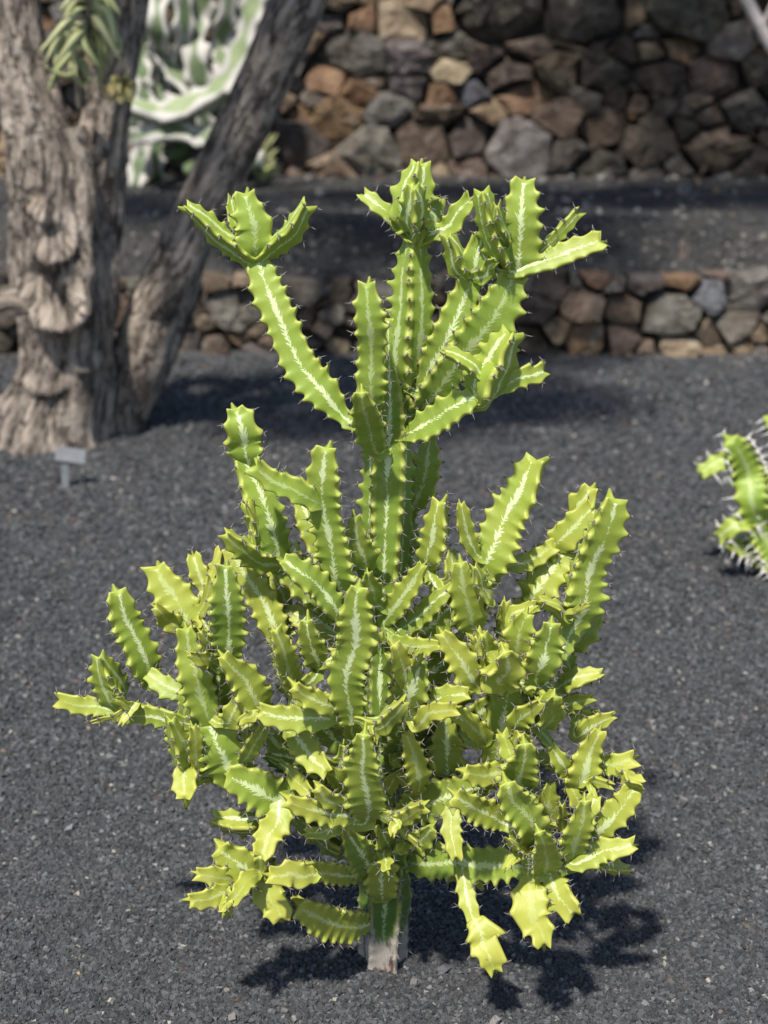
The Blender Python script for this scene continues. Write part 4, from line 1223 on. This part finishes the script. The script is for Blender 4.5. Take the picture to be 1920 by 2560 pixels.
# ------------------------------------------------------------------ spiny cactus at the right
GB = ground_at(1965, 1440)[0]; GY = GB[1]
gc = empty('long_spined_cactus', GB)
tag(gc, 'small green and yellow cactus with long white spines on the gravel', 'cactus')
GL = [([(1960,1455),(1915,1340),(1885,1250),(1868,1175),(1825,1095)], 82, 0, .15), ([(1868,1165),(1815,1150),(1757,1180)], 62, 20, .5), ([(1895,1290),(1845,1305),(1800,1335)], 52, 20, .6),
      ([(1895,1260),(1925,1200),(1960,1150)], 66, 0, .3), ([(1962,1450),(1900,1400),(1850,1372)], 62, 30, .3), ([(1965,1450),(2040,1330),(2060,1200)], 78, 0, .3), ([(1990,1400),(1995,1250),(1960,1100),(1925,1035)], 70, 10, .2),
      ([(1905,1320),(1880,1360),(1825,1360)], 50, 10, .6), ([(2040,1330),(2100,1280),(2130,1200)], 60, 10, .5), ([(1885,1250),(1925,1290),(1950,1330)], 58, 0, .5)]
for pts, w, roll, y in GL:
    P, W = pts_at([(x, yy + 6, w * 1.22, random.uniform(-.05, .03)) for x, yy in pts], GY)
    add_stem(gc, np.array(GB), P, W, name='stem', mat=M_CACTUS, smat=M_WSPINE, N=3, roll=R(roll), pitch=.021, amp=.36, tint=(y * .3, y * .6, .15, .0), spine_len=.027, spine_r=.0026, rv=.02, tipf=.6, neck=.6, spread=1.0)

# ------------------------------------------------------------------ plant label
LB = ground_at(165, 1216)[0]
lab = empty('plant_label', LB)
tag(lab, 'small grey plant label plate on a stake in front of the old tree', 'plant label')
def slab(name, w, h, t, loc, rot, mat, parent):
    V, F = box(-w/2, w/2, -t/2, t/2, -h/2, h/2)
    me = mesh_np(name, V, F, False)
    o = link(name, me, mat, parent)
    o.location = loc; o.rotation_euler = rot
    b = o.modifiers.new('bevel', 'BEVEL'); b.width = min(t, h) * .25; b.segments = 2
    return o
slab('stake', .020, .085, .004, (0, 0, .035), (R(-8), 0, R(8)), M_LABEL, lab)
slab('plate', .082, .042, .003, (.016, .012, .088), (R(-30), R(12), R(14)), M_LABEL, lab)

# pale bare stem crossing the upper right corner, dry red stalk on the bed
pb = ground_at(2000, 470, BED_Z)[0]
P = [np.array([pb[0] + .06, 7.45, BED_Z - .02]), unproj(1985, 220, 7.45)[0], unproj(1915, 92, 7.45)[0], unproj(1862, -10, 7.45)[0], unproj(1800, -140, 7.45)[0]]
pale = empty('pale_stem', P[0])
tag(pale, 'pale bare leaning stem in front of the tall stone wall', 'stem')
link('shaft', bark_tube(P, [.07, .066, .062, .058, .05], np.array(P[0]), 41, nseg=14, step=.05, ridges=3, amp=.04), M_TWIG, pale)
for k, (x, y, dx) in enumerate([(1905, 75, 40), (1880, 20, -40)]):
    a = unproj(x, y, 7.45)[0]; b = unproj(x + dx, y - 90, 7.4)[0]
    link('twig', bark_tube([a, (a + b) / 2 + np.array([0, 0, .02]), b], [.03, .022, .012], np.array(P[0]), 42 + k, nseg=10, step=.05, ridges=3, amp=.04), M_TWIG, pale)
rb = unproj(1703, 690, 5.93)[0]
red = empty('dry_stalk', rb)
tag(red, 'short dry reddish stalk standing on the gravel bank of the raised bed', 'stalk')
for dx, h, w in ((0, .15, .022), (.014, .11, .016), (-.006, .08, .018)):
    link('stalk', bark_tube([rb + np.array([dx * .3, 0, -.03]), rb + np.array([dx, .01, h * .5]), rb + np.array([dx * 1.6, 0, h])], [w, w * .9, w * .5], rb, 50 + h, nseg=10, step=.02, ridges=3), M_REDTWIG, red)
